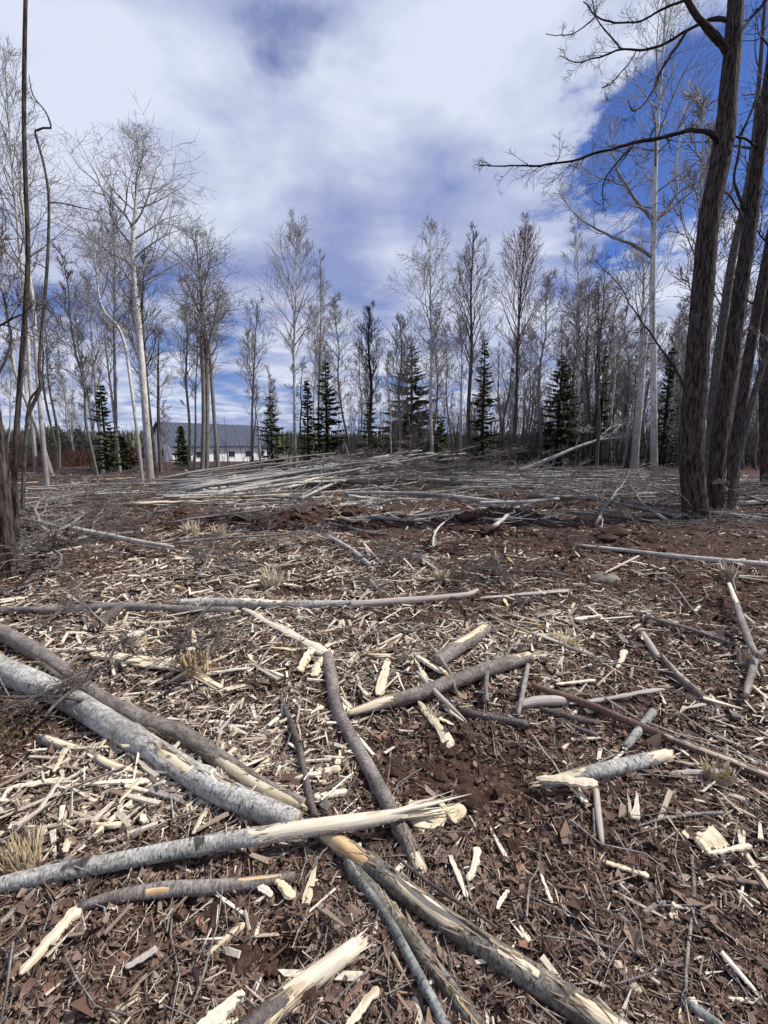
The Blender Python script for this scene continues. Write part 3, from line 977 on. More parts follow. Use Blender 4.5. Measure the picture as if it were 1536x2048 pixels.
hero_tree('hardwood_tree', 'dark furrowed trunk standing just behind the thickest one and leaning more to the outside',
          [(1430, 1030), (1432, 960), (1440, 860), (1458, 740), (1478, 600), (1500, 450), (1515, 330), (1532, 210), (1552, 60), (1575, -120)],
          [56, 52, 50, 50, 48, 44, 40, 38, 34, 28], DK, K_SPARSE, (0.55, 6, 120), sides=36, ridge=0.08, flare=0.2, seed=4, limbs=[
              ([(1488, 420), (1470, 350), (1490, 250), (1536, 160), (1580, 100)], [9, 8, 7, 6, 4], 4, 0.5, 70),
              ([(1500, 500), (1480, 430), (1455, 390), (1440, 380)], [7, 6, 5, 3], 3, 0.5, 50)])
hero_tree('hardwood_tree', 'slender grey trunk half hidden between the two big dark leaning trunks',
          [(1418, 1000), (1420, 900), (1430, 760), (1446, 640), (1466, 510), (1490, 400), (1508, 280), (1520, 140), (1530, 0)],
          [34, 30, 29, 28, 26, 22, 18, 14, 10], MP, K_SPARSE, (0.5, 10, 150), sides=16, ridge=0.05, seed=5)
hero_tree('hardwood_tree', 'third dark trunk of the leaning clump, slimmer and on the outer side',
          [(1462, 1010), (1468, 930), (1482, 820), (1500, 700), (1524, 570), (1552, 420), (1580, 250)], [40, 37, 35, 34, 32, 30, 26], DK, K_SPARSE, (0.6, 7, 120), sides=26, ridge=0.07, seed=6)
hero_tree('hardwood_tree', 'thin grey stem curving outward at the outer foot of the leaning clump',
          [(1458, 1036), (1468, 960), (1486, 880), (1505, 800), (1530, 720), (1560, 660)], [17, 16, 16, 16, 15, 13], MP, K_SPARSE, (0.7, 4, 60), sides=10, seed=7)
hero_tree('hardwood_tree', 'dark trunk at the very edge beyond the leaning clump',
          [(1535, 985), (1530, 850), (1528, 700), (1540, 560), (1556, 400)], [30, 26, 24, 22, 18], DK, K_SPARSE, (0.5, 9, 120), sides=14, seed=8)
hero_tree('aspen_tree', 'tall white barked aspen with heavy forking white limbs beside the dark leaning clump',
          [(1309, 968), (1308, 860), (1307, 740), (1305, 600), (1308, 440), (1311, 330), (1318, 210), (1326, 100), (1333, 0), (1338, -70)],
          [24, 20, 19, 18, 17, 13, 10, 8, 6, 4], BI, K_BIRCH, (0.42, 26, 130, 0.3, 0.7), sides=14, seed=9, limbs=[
              ([(1304, 515), (1270, 492), (1230, 472), (1180, 450), (1140, 415), (1118, 385)], [12, 10, 8, 6, 5, 3], 9, 0.5, 75),
              ([(1306, 440), (1285, 415), (1262, 385), (1238, 350), (1228, 310), (1222, 250)], [13, 11, 9, 8, 6, 4], 9, -0.5, 75),
              ([(1312, 440), (1335, 415), (1352, 380), (1354, 320), (1365, 250), (1378, 160)], [13, 11, 8, 7, 6, 4], 9, 0.6, 75),
              ([(1338, 410), (1365, 380), (1400, 360), (1425, 330)], [7, 6, 5, 3], 6, -0.4, 60),
              ([(1256, 370), (1275, 345), (1284, 330), (1290, 310)], [4, 4, 3, 2], 3, 0.2, 40),
              ([(1258, 372), (1225, 365), (1190, 350), (1160, 330)], [5, 4, 3, 2], 5, 0.2, 50)])
hero_tree('aspen_tree', 'broken white trunk with a snapped splintered top standing close by the tall white aspen',
          [(1268, 948), (1272, 880), (1280, 800), (1285, 720), (1290, 672)], [24, 23, 22, 21, 19], AS, K_BIRCH, None, sides=14, seed=10, broken=True)
hero_tree('aspen_tree', 'slim pale aspen directly behind the broken white trunk',
          [(1276, 935), (1279, 800), (1283, 660), (1288, 560), (1284, 470)], [11, 10, 9, 8, 4], BI, K_THIN, (0.5, 16, 80), sides=8, seed=101)

hero_tree('hardwood_tree', 'thick grey trunk cut by the picture edge beside the tall thin dark pole tree',
          [(16, 1152), (13, 1090), (6, 1000), (-3, 900), (-20, 780), (-48, 600), (-80, 400)], [60, 54, 50, 46, 42, 36, 32], DK, K_SPARSE, (0.6, 6, 120), sides=28, ridge=0.05, flare=0.25, seed=12, limbs=[
              ([(-8, 760), (20, 690), (10, 600), (-10, 560)], [7, 6, 4, 3], 4, 0.4, 50)])
hero_tree('young_tree', 'tall thin nearly black stem running straight up the whole height of the sky',
          [(34, 1100), (30, 980), (32, 890), (38, 790), (46, 690), (52, 600), (56, 500), (51, 360), (48, 240), (49, 120), (51, 0), (52, -90)],
          [17, 16, 15, 14, 14, 14, 12, 11, 11, 11, 10, 9], DK, K_SPARSE, None, sides=12, flare=0.2, lump=0.10, seed=13)
hero_tree('young_tree', 'crooked thin grey sapling bending back and forth beside the black stem',
          [(40, 1060), (46, 990), (50, 900), (58, 830), (80, 775), (78, 730), (86, 640), (95, 520), (98, 405), (90, 340), (76, 285), (70, 262), (86, 256), (102, 256), (92, 225), (66, 190), (58, 150)],
          [12, 11, 10, 10, 10, 9, 9, 8, 7, 6, 6, 5, 5, 5, 4, 3, 2], MP, K_SPARSE, (0.45, 5, 45), sides=9, flare=0.15, lump=0.12, seed=14, limbs=[
              ([(98, 405), (125, 406), (160, 417), (196, 426), (203, 455), (196, 470)], [4, 4, 3.5, 3, 3, 2], 3, 0.2, 35),
              ([(80, 775), (60, 800), (52, 840)], [8, 7, 7], 0, 0.1)])
hero_tree('aspen_tree', 'pale trunk behind the crooked sapling with a wide white crown',
          [(95, 978), (84, 860), (74, 730), (66, 610), (55, 520), (44, 400), (30, 280)], [15, 14, 13, 12, 10, 7, 4], AS, K_BIRCH, (0.4, 24, 120, 0.4, 0.7), sides=10, seed=15)
hero_tree('aspen_tree', 'slender white tree with a high feathery crown seen past the black stem',
          [(72, 950), (62, 800), (54, 650), (40, 500), (24, 330), (14, 180), (8, 90)], [12, 11, 10, 9, 7, 5, 3], AS, K_ASPEN, (0.4, 26, 110, 0.4, 0.7), sides=8, seed=16)
hero_tree('aspen_tree', 'thick white aspen with black knots, tallest tree on the house side of the clearing',
          [(301, 966), (295, 880), (288, 790), (281, 700), (274, 620), (268, 560), (266, 480), (272, 400), (276, 330), (277, 268)],
          [25, 22, 21, 20, 18, 16, 13, 9, 6, 3], BI, K_CROOK, (0.42, 36, 125, 0.35, 0.6), sides=14, seed=17, limbs=[
              ([(272, 620), (282, 560), (300, 500), (320, 440), (342, 390)], [8, 6, 5, 4, 2], 8, 0.4, 60)])
hero_tree('aspen_tree', 'leaning pale aspen whose bent top forks away from the thick white one',
          [(286, 970), (276, 880), (262, 770), (250, 690), (234, 650), (214, 630), (200, 600), (192, 540), (188, 470)],
          [11, 10, 10, 9, 8, 7, 6, 4, 2], BI, K_CROOK, (0.5, 22, 80, 0.4, 0.6), sides=10, seed=18)
hero_tree('hardwood_tree', 'thin dark tree tight against the thick white aspen',
          [(312, 955), (302, 860), (292, 760), (286, 680), (284, 600), (290, 500)], [12, 11, 10, 9, 7, 3], DK, K_MAPLE, (0.3, 18, 60), sides=8, seed=19)
hero_tree('aspen_tree', 'slender dark barked aspen, innermost stem of the trio before the house roof',
          [(404, 942), (407, 850), (406, 750), (402, 690), (404, 640), (388, 600), (372, 560)], [13, 12, 11, 10, 9, 7, 4], GR, K_CROOK, (0.5, 20, 70, 0.4, 0.6), sides=8, seed=20)
hero_tree('aspen_tree', 'middle stem of the trio before the house roof, carrying a round twisted crown',
          [(413, 942), (414, 850), (414, 760), (411, 690), (406, 640), (402, 580), (396, 520), (390, 462)], [14, 13, 12, 12, 11, 9, 6, 3], GR, K_CROOK, (0.5, 30, 85, 0.35, 0.55), sides=9, seed=21)
hero_tree('aspen_tree', 'outer stem of the trio before the house roof, with a crooked bend below its crown',
          [(437, 944), (432, 880), (426, 800), (421, 720), (420, 680), (430, 640), (440, 590)], [12, 11, 11, 10, 9, 7, 3], GR, K_CROOK, (0.5, 22, 75, 0.4, 0.6), sides=8, seed=22)
for q, (bx, tx, ty, lab, kk, mt, ww, cw, st, nn) in enumerate([
        (590, 592, 446, 'lone tall white aspen with a broad feathery crown in the far tree line', K_ASPEN, BI, 10, 80, 0.38, 34),
        (866, 860, 448, 'tall grey aspen with wide crown behind the tall spruce', K_BIRCH, AS, 10, 75, 0.42, 30),
        (938, 948, 466, 'dark trunked tree with a wide brownish crown beside the pile of poles', K_MAPLE, MP, 11, 75, 0.35, 30),
        (1026, 1052, 452, 'bare maple with dense upright twigs and reddish buds', K_MAPLE, M['maple_red'], 10, 75, 0.35, 34),
        (740, 740, 615, 'short dark upright tree with a broom shaped top in the gap of the tree line', K_MAPLE, DK, 11, 48, 0.35, 26),
        (925, 918, 640, 'white stemmed tree with dark bands close to the brownish crowned tree', K_THIN, BI, 8, 60, 0.5, 16),
        (1160, 1150, 445, 'thin white tree standing behind the broad dark spruce', K_ASPEN, BI, 8, 65, 0.4, 24),
        (1222, 1232, 560, 'slim spotted aspen in front of the wood by the fallen leaning tree', K_BIRCH, BI, 9, 60, 0.4, 22),
        (504, 515, 600, 'thin grey tree rising past the far end of the house roof', K_THIN, GR, 7, 50, 0.4, 18),
        (378, 372, 590, 'thin grey twin stemmed tree before the white gable', K_MAPLE, GR, 8, 42, 0.35, 20),
        (388, 396, 640, 'smooth pale stem tight beside the twin stemmed grey tree', K_THIN, AS, 7, 40, 0.45, 14),
        (322, 318, 650, 'dark crooked tree right before the house gable', K_CROOK, MP, 10, 45, 0.35, 16),
        (205, 176, 560, 'leaning white aspen beside the narrow spruce near the house', K_ASPEN, BI, 10, 60, 0.4, 22),
        (240, 205, 620, 'slim pale leaning aspen between the narrow spruce and the thick white one', K_THIN, AS, 9, 50, 0.45, 16),
        (196, 150, 640, 'thin white leaning stem on the outer side of the narrow spruce', K_THIN, BI, 8, 55, 0.4, 18),
        (232, 225, 400, 'tall grey aspen with a soft narrow crown behind the thick white one', K_ASPEN, GR, 9, 75, 0.45, 28),
        (798, 800, 640, 'grey many branched tree next to the tall spruce', K_MAPLE, GR, 9, 55, 0.35, 24),
        (640, 640, 505, 'faint thin aspen behind the lone tall white one', K_THIN, GR, 6, 45, 0.4, 18)]):
    by = 938 if bx > 330 else 946
    mid = [(bx + (tx - bx) * f_ + random.uniform(-4, 4), by + (ty - by) * f_) for f_ in (0.25, 0.5, 0.75)]
    hero_tree('hardwood_tree' if mt in (MP, DK) else 'aspen_tree', lab, [(bx, by)] + mid + [(tx, ty)], [ww * 1.15, ww, ww * 0.8, ww * 0.45, 2], mt, kk, (st, nn, cw, 0.3, 0.7), sides=8, seed=200 + q)

# fallen tree leaning out of the wood
fp = gp(1040, 945)
dd0 = depth_of(fp)
Q = [at(px, py, dd0 + k * 0.35) for k, (px, py) in enumerate([(1000, 955), (1050, 937), (1100, 917), (1150, 896), (1195, 880), (1222, 869)])]
c3, tt = catmull(Q, 0.15)
o = log3d('fallen_tree', 'pale fallen tree propped up and slanting into the wood beside the slash piles', 'fallen tree', c3, np.interp(tt, np.linspace(0, 1, 6), [9, 9, 8, 7, 5, 3]) / 2 * dd0 / F, M['pole_pale'], sides=9)
mb = MB()
rg = random.Random(5)
for (q, ww) in [([(1195, 880), (1222, 855), (1250, 848), (1300, 838)], [5, 4, 3, 2]), ([(1195, 880), (1230, 876), (1262, 872)], [4, 3, 2]), ([(1222, 868), (1240, 852), (1262, 840)], [4, 3, 2]),
                ([(1150, 896), (1160, 870), (1180, 858)], [3, 2, 1.5]), ([(1060, 930), (1090, 905), (1130, 897)], [3, 2.5, 2])]:
    P = [at(px, py, dd0 + 1.2 + 0.2 * k) for k, (px, py) in enumerate(q)]
    cc, t2 = catmull(P, 0.2)
    rr = np.interp(t2, np.linspace(0, 1, len(ww)), ww) / 2 * dd0 / F
    mb.tube(cc, rr, 4)
    crown_on(mb, cc, rr, 0.3, 5, 0.5, K_CROOK, rg)
mb.build('branches', M['pole_pale'], o, o.location)


# ------------------------------------------------------------------ conifers
def conifer(h, rb, rng, dens=1.0, mat=None, gap=0.0, low=0.06):
    """returns (trunk MB, foliage MB) for a spruce h tall with lower branches rb long, foot at the origin"""
    tb, fb = MB(), MB()
    tb.tube([(0, 0, -0.15), (0, 0, h * 0.4), (0, 0, h * 0.8), (0, 0, h)], [0.02 * h, 0.014 * h, 0.007 * h, 0.003 * h], 7)
    V, NR = [], []
    z = h * low
    while z < h * 0.985:
        u = z / h
        L0 = rb * ((1 - u) ** 0.85) * (0.55 + 0.45 * min(1, u / 0.12)) + 0.05
        nb = rng.randint(5, 7)
        a0 = rng.random() * 6.28
        for k in range(nb):
            if rng.random() < gap:
                continue
            L = L0 * rng.uniform(0.45, 1.3)
            a = a0 + k * 6.28 / nb + rng.uniform(-0.3, 0.3)
            dv = np.array([math.cos(a), math.sin(a), 0])
            sv = np.array([-dv[1], dv[0], 0])
            up = 0.25 - 0.55 * (1 - u) + rng.uniform(-0.12, 0.12)
            zz0 = z + rng.uniform(-0.022, 0.022) * h
            tip = dv * L + np.array([0, 0, up * L + 0.12 * L])
            midp = dv * L * 0.55 + np.array([0, 0, up * L * 0.62])
            tb.tube([(0, 0, zz0), midp + (0, 0, zz0), tip + (0, 0, zz0)], [0.004 * h * (1 - u) + 0.004, 0.006, 0.003], 3)
            ns = max(5, int(L * 14 * dens))
            br = rng.random()
            for j in range(ns):
                t = 0.18 + 0.82 * (j + rng.random()) / ns
                c = midp * (2 * t * (1 - t)) * 1.0 + tip * t * t + midp * 0 + dv * 0
                c = dv * L * t + np.array([0, 0, zz0 + up * L * t + 0.12 * L * t * t])
                for sgn in (-1, 1, 0):
                    ln = (0.05 + 0.30 * L * (1 - t) * 0.9 + 0.05) * rng.uniform(0.6, 1.3)
                    d = dv * (0.75 + 0.3 * (sgn == 0)) + sv * sgn * rng.uniform(0.6, 1.1) + np.array([0, 0, rng.uniform(-0.55, 0.12)])
                    d = d / np.linalg.norm(d)
                    wv = ln * 0.26 + 0.025
                    ax = np.cross(d, [rng.gauss(0, 0.5), rng.gauss(0, 0.5), 1.0])
                    ax = ax / (np.linalg.norm(ax) + 1e-9)
                    V += [c - ax * wv * 0.5, c + d * ln * 0.5 - ax * wv * 0.75 + (0, 0, -0.02), c + d * ln, c + d * ln * 0.5 + ax * wv * 0.75]
                    rr = (br * 0.6 + rng.random() * 0.4)
                    NR += [rr] * 4
        z += h * rng.uniform(0.022, 0.04)
    V = np.array(V)
    q = np.arange(len(V)).reshape(-1, 4)
    fb.add(V, [q], np.array(NR))
    return tb, fb


def place_conifer(px, py, top, wpx, label, seed, gap=0.1, group=None, mat='needle', extra=0.0, dens=1.0, low=0.06):
    rng = random.Random(seed)
    p = gp(px, py)
    if extra:
        p = CAMP + ray(px, py) * (depth_of(p) + extra)
        p[2] = float(h_mac(p[0], p[1]))
    d = depth_of(p)
    zt = at(px, top, d)[2]
    h = zt - p[2]
    rt = root('spruce_tree', p, label, 'spruce', group)
    tb, fb = conifer(h, wpx / 2 * d / F, rng, dens, gap=gap, low=low)
    tb.build('trunk', M['dark_tree'], rt)
    fb.build('foliage', M[mat], rt, smooth=False)
    return rt


for q, a in enumerate([
        (822, 922, 686, 175, 'tall dark spruce with a thin spire and a broad green skirt behind the pole pile', 0.06, 1.7),
        (655, 938, 725, 90, 'ragged spruce with a bare forked top near the lone white aspen', 0.25, 1.1),
        (962, 938, 690, 84, 'narrow dark spruce behind the dark trunked brown crowned tree', 0.12, 1.0),
        (1112, 938, 716, 120, 'broad dense dark spruce in the shaded wood near the fallen leaning tree', 0.05, 1.2),
        (545, 940, 785, 84, 'thin see-through spruce between the house and the lone white aspen', 0.38, 0.7),
        (618, 942, 764, 46, 'small dark pointed spruce right beside the lone white aspen', 0.10, 1.0),
        (216, 948, 770, 70, 'narrow spruce among leaning white stems near the house', 0.25, 0.8),
        (366, 934, 852, 40, 'short bushy spruce standing in front of the house gable', 0.08, 1.1),
        (246, 940, 870, 54, 'low dark spruce behind the rusty brown shrub', 0.08, 1.1),
        (740, 936, 800, 80, 'low thin spruce with wide sparse branches at the foot of the short dark tree', 0.4, 0.7),
        (1194, 938, 700, 52, 'slim spruce in the shade behind the spotted aspen', 0.2, 0.9),
        (1322, 940, 700, 66, 'dark spruce behind the tall white aspen', 0.15, 0.9),
        (880, 936, 845, 70, 'wide low spruce under the tall grey aspen', 0.25, 0.8)]):
    place_conifer(*a[:5], 300 + q, a[5], dens=a[6])
for q, (px, top, wv) in enumerate([(92, 862, 70), (122, 848, 76), (160, 858, 80), (190, 872, 56), (20, 868, 60)]):
    place_conifer(px, 932, top, wv, ['rounded dark evergreen beyond the brown shrubs, first past the white trunks', 'rounded dark evergreen beyond the brown shrubs, second in its row', 'tallest rounded evergreen of the row beyond the brown shrubs', 'slim evergreen of the row, closest to the narrow spruce', 'dark evergreen showing past the black stem, outer end of the row'][q], 340 + q, 0.05, 'evergreens in the row beyond the clearing', extra=14)
place_conifer(258, 940, 886, 44, 'rusty brown young evergreen beside the red machine', 360, 0.1, None, 'needle_red', extra=3)

# ------------------------------------------------------------------ the wood behind: bare trees, copies of a few kinds
def proto_tree(kind, h, r, crown_w, start, n1, mat, seed, name):
    rng = random.Random(seed)
    x = y = 0.0
    P = []
    for i in range(8):
        P.append((x, y, -0.15 + h * i / 7))
        x += rng.gauss(0, 0.012 * h)
        y += rng.gauss(0, 0.012 * h)
    C3, t = catmull(P, h / 16)
    R3 = np.interp(t, [0, 0.5, 1], [r, r * 0.62, 0.012])
    rt = root(name, (0, -30, 0), '-', 'tree', '-')
    mb = MB()
    trunk_mesh(mb, C3, R3, 7, 0.08, rng.random() * 9, 0.2)
    mb.build('trunk', mat, rt)
    mb = MB()
    crown_on(mb, C3, R3, start, n1, crown_w, kind, rng, 0.35, 0.7, 0.25, 1.25)
    mb.build('crown', mat, rt)
    return rt


K_AIRY = TreeKind((24, 44), 0.05, 0.08, 6, 4, 0.60, 0.0062)
PT = [proto_tree(K_AIRY, 9, 0.10, 2.2, 0.38, 18, MP, 1, 'hardwood_tree'), proto_tree(K_AIRY, 8, 0.085, 1.9, 0.42, 17, GR, 2, 'hardwood_tree'),
      proto_tree(K_OAK, 8.5, 0.11, 2.0, 0.42, 14, DK, 3, 'hardwood_tree'), proto_tree(K_ASPEN, 11, 0.10, 1.7, 0.45, 24, BI, 4, 'aspen_tree'),
      proto_tree(K_ASPEN, 10, 0.085, 1.5, 0.45, 22, AS, 5, 'aspen_tree'), proto_tree(K_THIN, 8, 0.055, 1.1, 0.35, 18, GR, 6, 'aspen_tree'),
      proto_tree(K_THIN, 6, 0.045, 1.0, 0.25, 18, MP, 7, 'hardwood_tree'), proto_tree(K_THIN, 7, 0.05, 1.0, 0.3, 18, AS, 8, 'aspen_tree'),
      proto_tree(K_BIRCH, 9.5, 0.085, 1.7, 0.4, 24, GR, 9, 'aspen_tree')]
PTL = ['brown-grey hardwood with upright twigs', 'grey hardwood with dense brushy twigs', 'dark trunked tree with crooked limbs', 'white aspen', 'pale aspen with dark knots', 'thin grey young tree',
       'thin brown young tree', 'thin pale sapling', 'loose crowned grey tree']
PTG = ['bare hardwoods in the wood behind', 'slim grey hardwoods in the wood behind', 'dark crooked trees in the wood behind', 'white aspens in the wood behind', 'knotty aspens in the wood behind',
       'thin grey young trees in the wood', 'thin brown young trees in the wood', 'thin pale saplings in the wood', 'loose crowned grey trees in the wood']
used = [False] * len(PT)
COLS = [(-9999, 'far outside past the edge trunk'), (-40, 'past the black stem'), (60, 'behind the crooked sapling'), (180, 'by the narrow house side spruce'), (260, 'behind the thick white aspen'),
        (345, 'beside the trio of aspens'), (460, 'by the far roof end'), (560, 'near the lone tall white aspen'), (640, 'by the ragged spruce'),
        (700, 'by the short dark upright tree'), (780, 'by the tall spire topped spruce'), (850, 'by the tall grey aspen'), (905, 'by the brownish crowned tree'),
        (1000, 'by the red budded maple'), (1075, 'by the broad dense spruce'), (1150, 'by the spotted aspen'), (1245, 'behind the tall white aspen'), (1345, 'behind the leaning clump'), (1440, 'past the leaning clump')]
SEEN = set()


def px_of(p):
    v = np.asarray(p, float) - CAMP
    d = max(0.1, float(v @ FW))
    return CX + v[0] / d * F, CY - float(v @ UP) / d * F


def landmark(p):
    x = px_of(p)[0]
    return [t for (c, t) in COLS if c <= x][-1]


def uniq(base, mods):
    """the plainest true wording not yet taken"""
    for m_ in [''] + mods:
        t = base.replace('{}', m_ + ' ' if m_ else '')
        if t not in SEEN:
            SEEN.add(t)
            return t
    return base.replace('{}', mods[-1] + ' ')


def put_tree(k, x, y, s, rz):
    z = float(h_mac(x, y))
    tl = (random.gauss(0, 0.03), random.gauss(0, 0.03))
    size = 'small' if s < 0.85 else ('tall' if s > 1.2 else 'middling')
    rank = 'front' if y < 33 else ('second rank' if y < 45 else 'deep set')
    lean = 'leaning' if math.hypot(*tl) > 0.045 else 'upright'
    lab = uniq('{}' + PTL[k] + ' in the wood ' + landmark((x, y, 1.5)), [size, rank, size + ' ' + lean, rank + ' ' + size, rank + ' ' + lean, rank + ' ' + size + ' ' + lean])
    if not used[k]:
        o = PT[k]
        used[k] = True
        o['label'], o['group'] = lab, PTG[k]
        o.location, o.rotation_euler, o.scale = (x, y, z), (tl[0], tl[1], rz), (s, s, s)
    else:
        clone(PT[k], (x, y, z), rz, s, lab, PTG[k], tl)


cnt = 0
tries = 0
while cnt < 250 and tries < 6000:
    tries += 1
    y = random.uniform(24, 62)
    x = random.uniform(-0.95, 1.0) * y
    u = x / y
    dens = np.interp(u, [-0.95, -0.75, -0.55, -0.3, -0.1, 0.1, 0.3, 0.6, 1.0], [0.55, 0.30, 0.09, 0.10, 0.28, 0.6, 0.9, 1.0, 1.0])
    if random.random() > dens or (y < 29 and u < 0.35):
        continue
    if -0.62 < u < -0.2 and y > 40:
        continue
    wts = [3, 3, 2.2, 1.0, 1.2, 3, 3, 1.6, 2] if u > 0.0 else [1, 1.5, 0.6, 2.2, 2.2, 2.5, 1, 2.5, 2]
    k = random.choices(range(len(PT)), wts)[0]
    put_tree(k, x, y, (random.uniform(0.55, 0.95) if random.random() < 0.62 else random.uniform(0.95, 1.3)) * (1.05 if u > 0.3 else 0.95) * (0.9 + 0.1 * y / 30), random.random() * 6.28)
    cnt += 1
# closer trees of the wood at both sides, just outside and inside the frame
for (x, y) in [(9.5, 13), (11.5, 15.5), (13, 18), (11, 21), (15, 21), (17, 18.5), (9.2, 19.5), (12.6, 23.5), (16.5, 25), (-12, 14), (-14, 19), (-16, 22), (-10.8, 17), (-13, 25), (-18, 25), (-15.5, 16), (19, 23), (8.2, 24), (10, 26)]:
    put_tree(random.choice([0, 1, 2, 4, 5, 8, 8]), x, y, random.uniform(0.85, 1.1), random.random() * 6.28)

# undergrowth: dense thin stems among the trunks (nobody could count them)
mb = MB()
rg = random.Random(77)
for i in range(6200):
    y = rg.uniform(23, 50)
    u = rg.uniform(-0.95, 1.0)
    if rg.random() > np.interp(u, [-1, -0.7, -0.5, -0.2, 0.0, 0.3, 1.0], [0.7, 0.45, 0.05, 0.10, 0.6, 1.0, 1.0]):
        continue
    if u < 0.3 and y < 28:
        continue
    x = u * y
    z = float(h_mac(x, y))
    h = rg.uniform(0.6, 3.0 if u < 0 else 4.6) ** 1.1
    lx, ly = rg.gauss(0, 0.16) * h, rg.gauss(0, 0.16) * h
    r = rg.uniform(0.012, 0.03)
    mb.tube([(x, y, z - 0.05), (x + lx * 0.35, y + ly * 0.35, z + h * 0.5), (x + lx, y + ly, z + h)], [r, r * 0.7, r * 0.35], 3, rg.random() * 9)
    for _ in range(rg.randint(1, 3)):
        t = rg.uniform(0.3, 0.9)
        b = np.array([x + lx * t, y + ly * t, z + h * t])
        e = b + np.array([rg.gauss(0, 0.3), rg.gauss(0, 0.3), rg.uniform(0.1, 0.6)]) * (0.3 + 0.3 * h)
        mb.tube([b, (b + e) / 2 + (0, 0, 0.03), e], [r * 0.6, r * 0.5, r * 0.3], 3, rg.random() * 9)
tag(mb.build('undergrowth', M['farwood']), 'grey tangle of thin stems filling the space between the trunks', 'undergrowth', None, 'stuff')

# brown shrubs on the house side
mb = MB()
for i in range(2600):
    c = [(-0.74, 27), (-0.66, 29), (-0.70, 30), (-0.60, 31), (-0.80, 25)][i % 5]
    y = c[1] + rg.gauss(0, 1.0)
    x = c[0] * c[1] + rg.gauss(0, 0.9)
    z = float(h_mac(x, y))
    h = abs(rg.gauss(0.5, 0.25)) + 0.15
    e = np.array([x + rg.gauss(0, 0.3), y + rg.gauss(0, 0.3), z + h])
    mb.tube([(x, y, z), ((x + e[0]) / 2, (y + e[1]) / 2, z + h * 0.6), e], [0.01, 0.012, 0.005], 3, rg.random() * 9)
tag(mb.build('dead_bracken', M['bracken']), 'low reddish brown dead bracken in front of the far evergreens', 'bracken', None, 'stuff')

# far-off woods closing the view
mb = MB()
for i in range(3800):
    a = rg.uniform(-0.95, 0.95)
    d = rg.uniform(150, 420)
    x, y = d * math.sin(a), d * math.cos(a)
    z = float(h_mac(x, y))
    h = rg.uniform(4.5, 9)
    wv = rg.uniform(0.5, 1.3)
    v = [(x, y, z + h), ]
    n = 5
    rr = rg.random()
    V = [(x, y, z + h)] + [(x + wv * math.cos(k * 1.257 + rr) * rg.uniform(.6, 1.3), y + wv * math.sin(k * 1.257 + rr), z + h * rg.uniform(0.15, 0.45)) for k in range(n)] + [(x, y, z - 0.5)]
    fs = [(0, 1 + k, 1 + (k + 1) % n) for k in range(n)] + [(6, 1 + (k + 1) % n, 1 + k) for k in range(n)]
    mb.add(V, [np.array(fs)], rr)
tag(mb.build('far_woods', M['farwood'], smooth=False), 'distant grey woods on the rise along the horizon', 'woods', None, 'stuff')
mb = MB()
for i in range(900):
    a = rg.uniform(-0.95, 0.95)
    d = rg.uniform(140, 330)
    x, y = d * math.sin(a), d * math.cos(a)
    z = float(h_mac(x, y))
    h = rg.uniform(5, 9.5)
    wv = h * 0.17
    for lv in range(3):
        zz_ = z + h * (0.05 + lv * 0.28)
        V = [(x, y, min(z + h, zz_ + h * 0.46))] + [(x + wv * (1 - lv * 0.27) * math.cos(k * 1.05 + lv) * rg.uniform(.7, 1.2), y + wv * (1 - lv * 0.27) * math.sin(k * 1.05 + lv), zz_ + rg.uniform(-.3, .3)) for k in range(6)]
        mb.add(V, [np.array([(0, 1 + k, 1 + (k + 1) % 6) for k in range(6)])], rg.random())
tag(mb.build('far_evergreens', M['needle'], smooth=False), 'distant dark evergreens along the horizon', 'evergreens', None, 'stuff')


# ------------------------------------------------------------------ the house behind the trees
def box(mb, x0, x1, y0, y1, z0, z1):
    V = [(x0, y0, z0), (x1, y0, z0), (x1, y1, z0), (x0, y1, z0), (x0, y0, z1), (x1, y0, z1), (x1, y1, z1), (x0, y1, z1)]
    mb.add(V, [np.array([(3, 2, 1, 0), (4, 5, 6, 7), (0, 1, 5, 4), (1, 2, 6, 5), (2, 3, 7, 6), (3, 0, 4, 7)])])


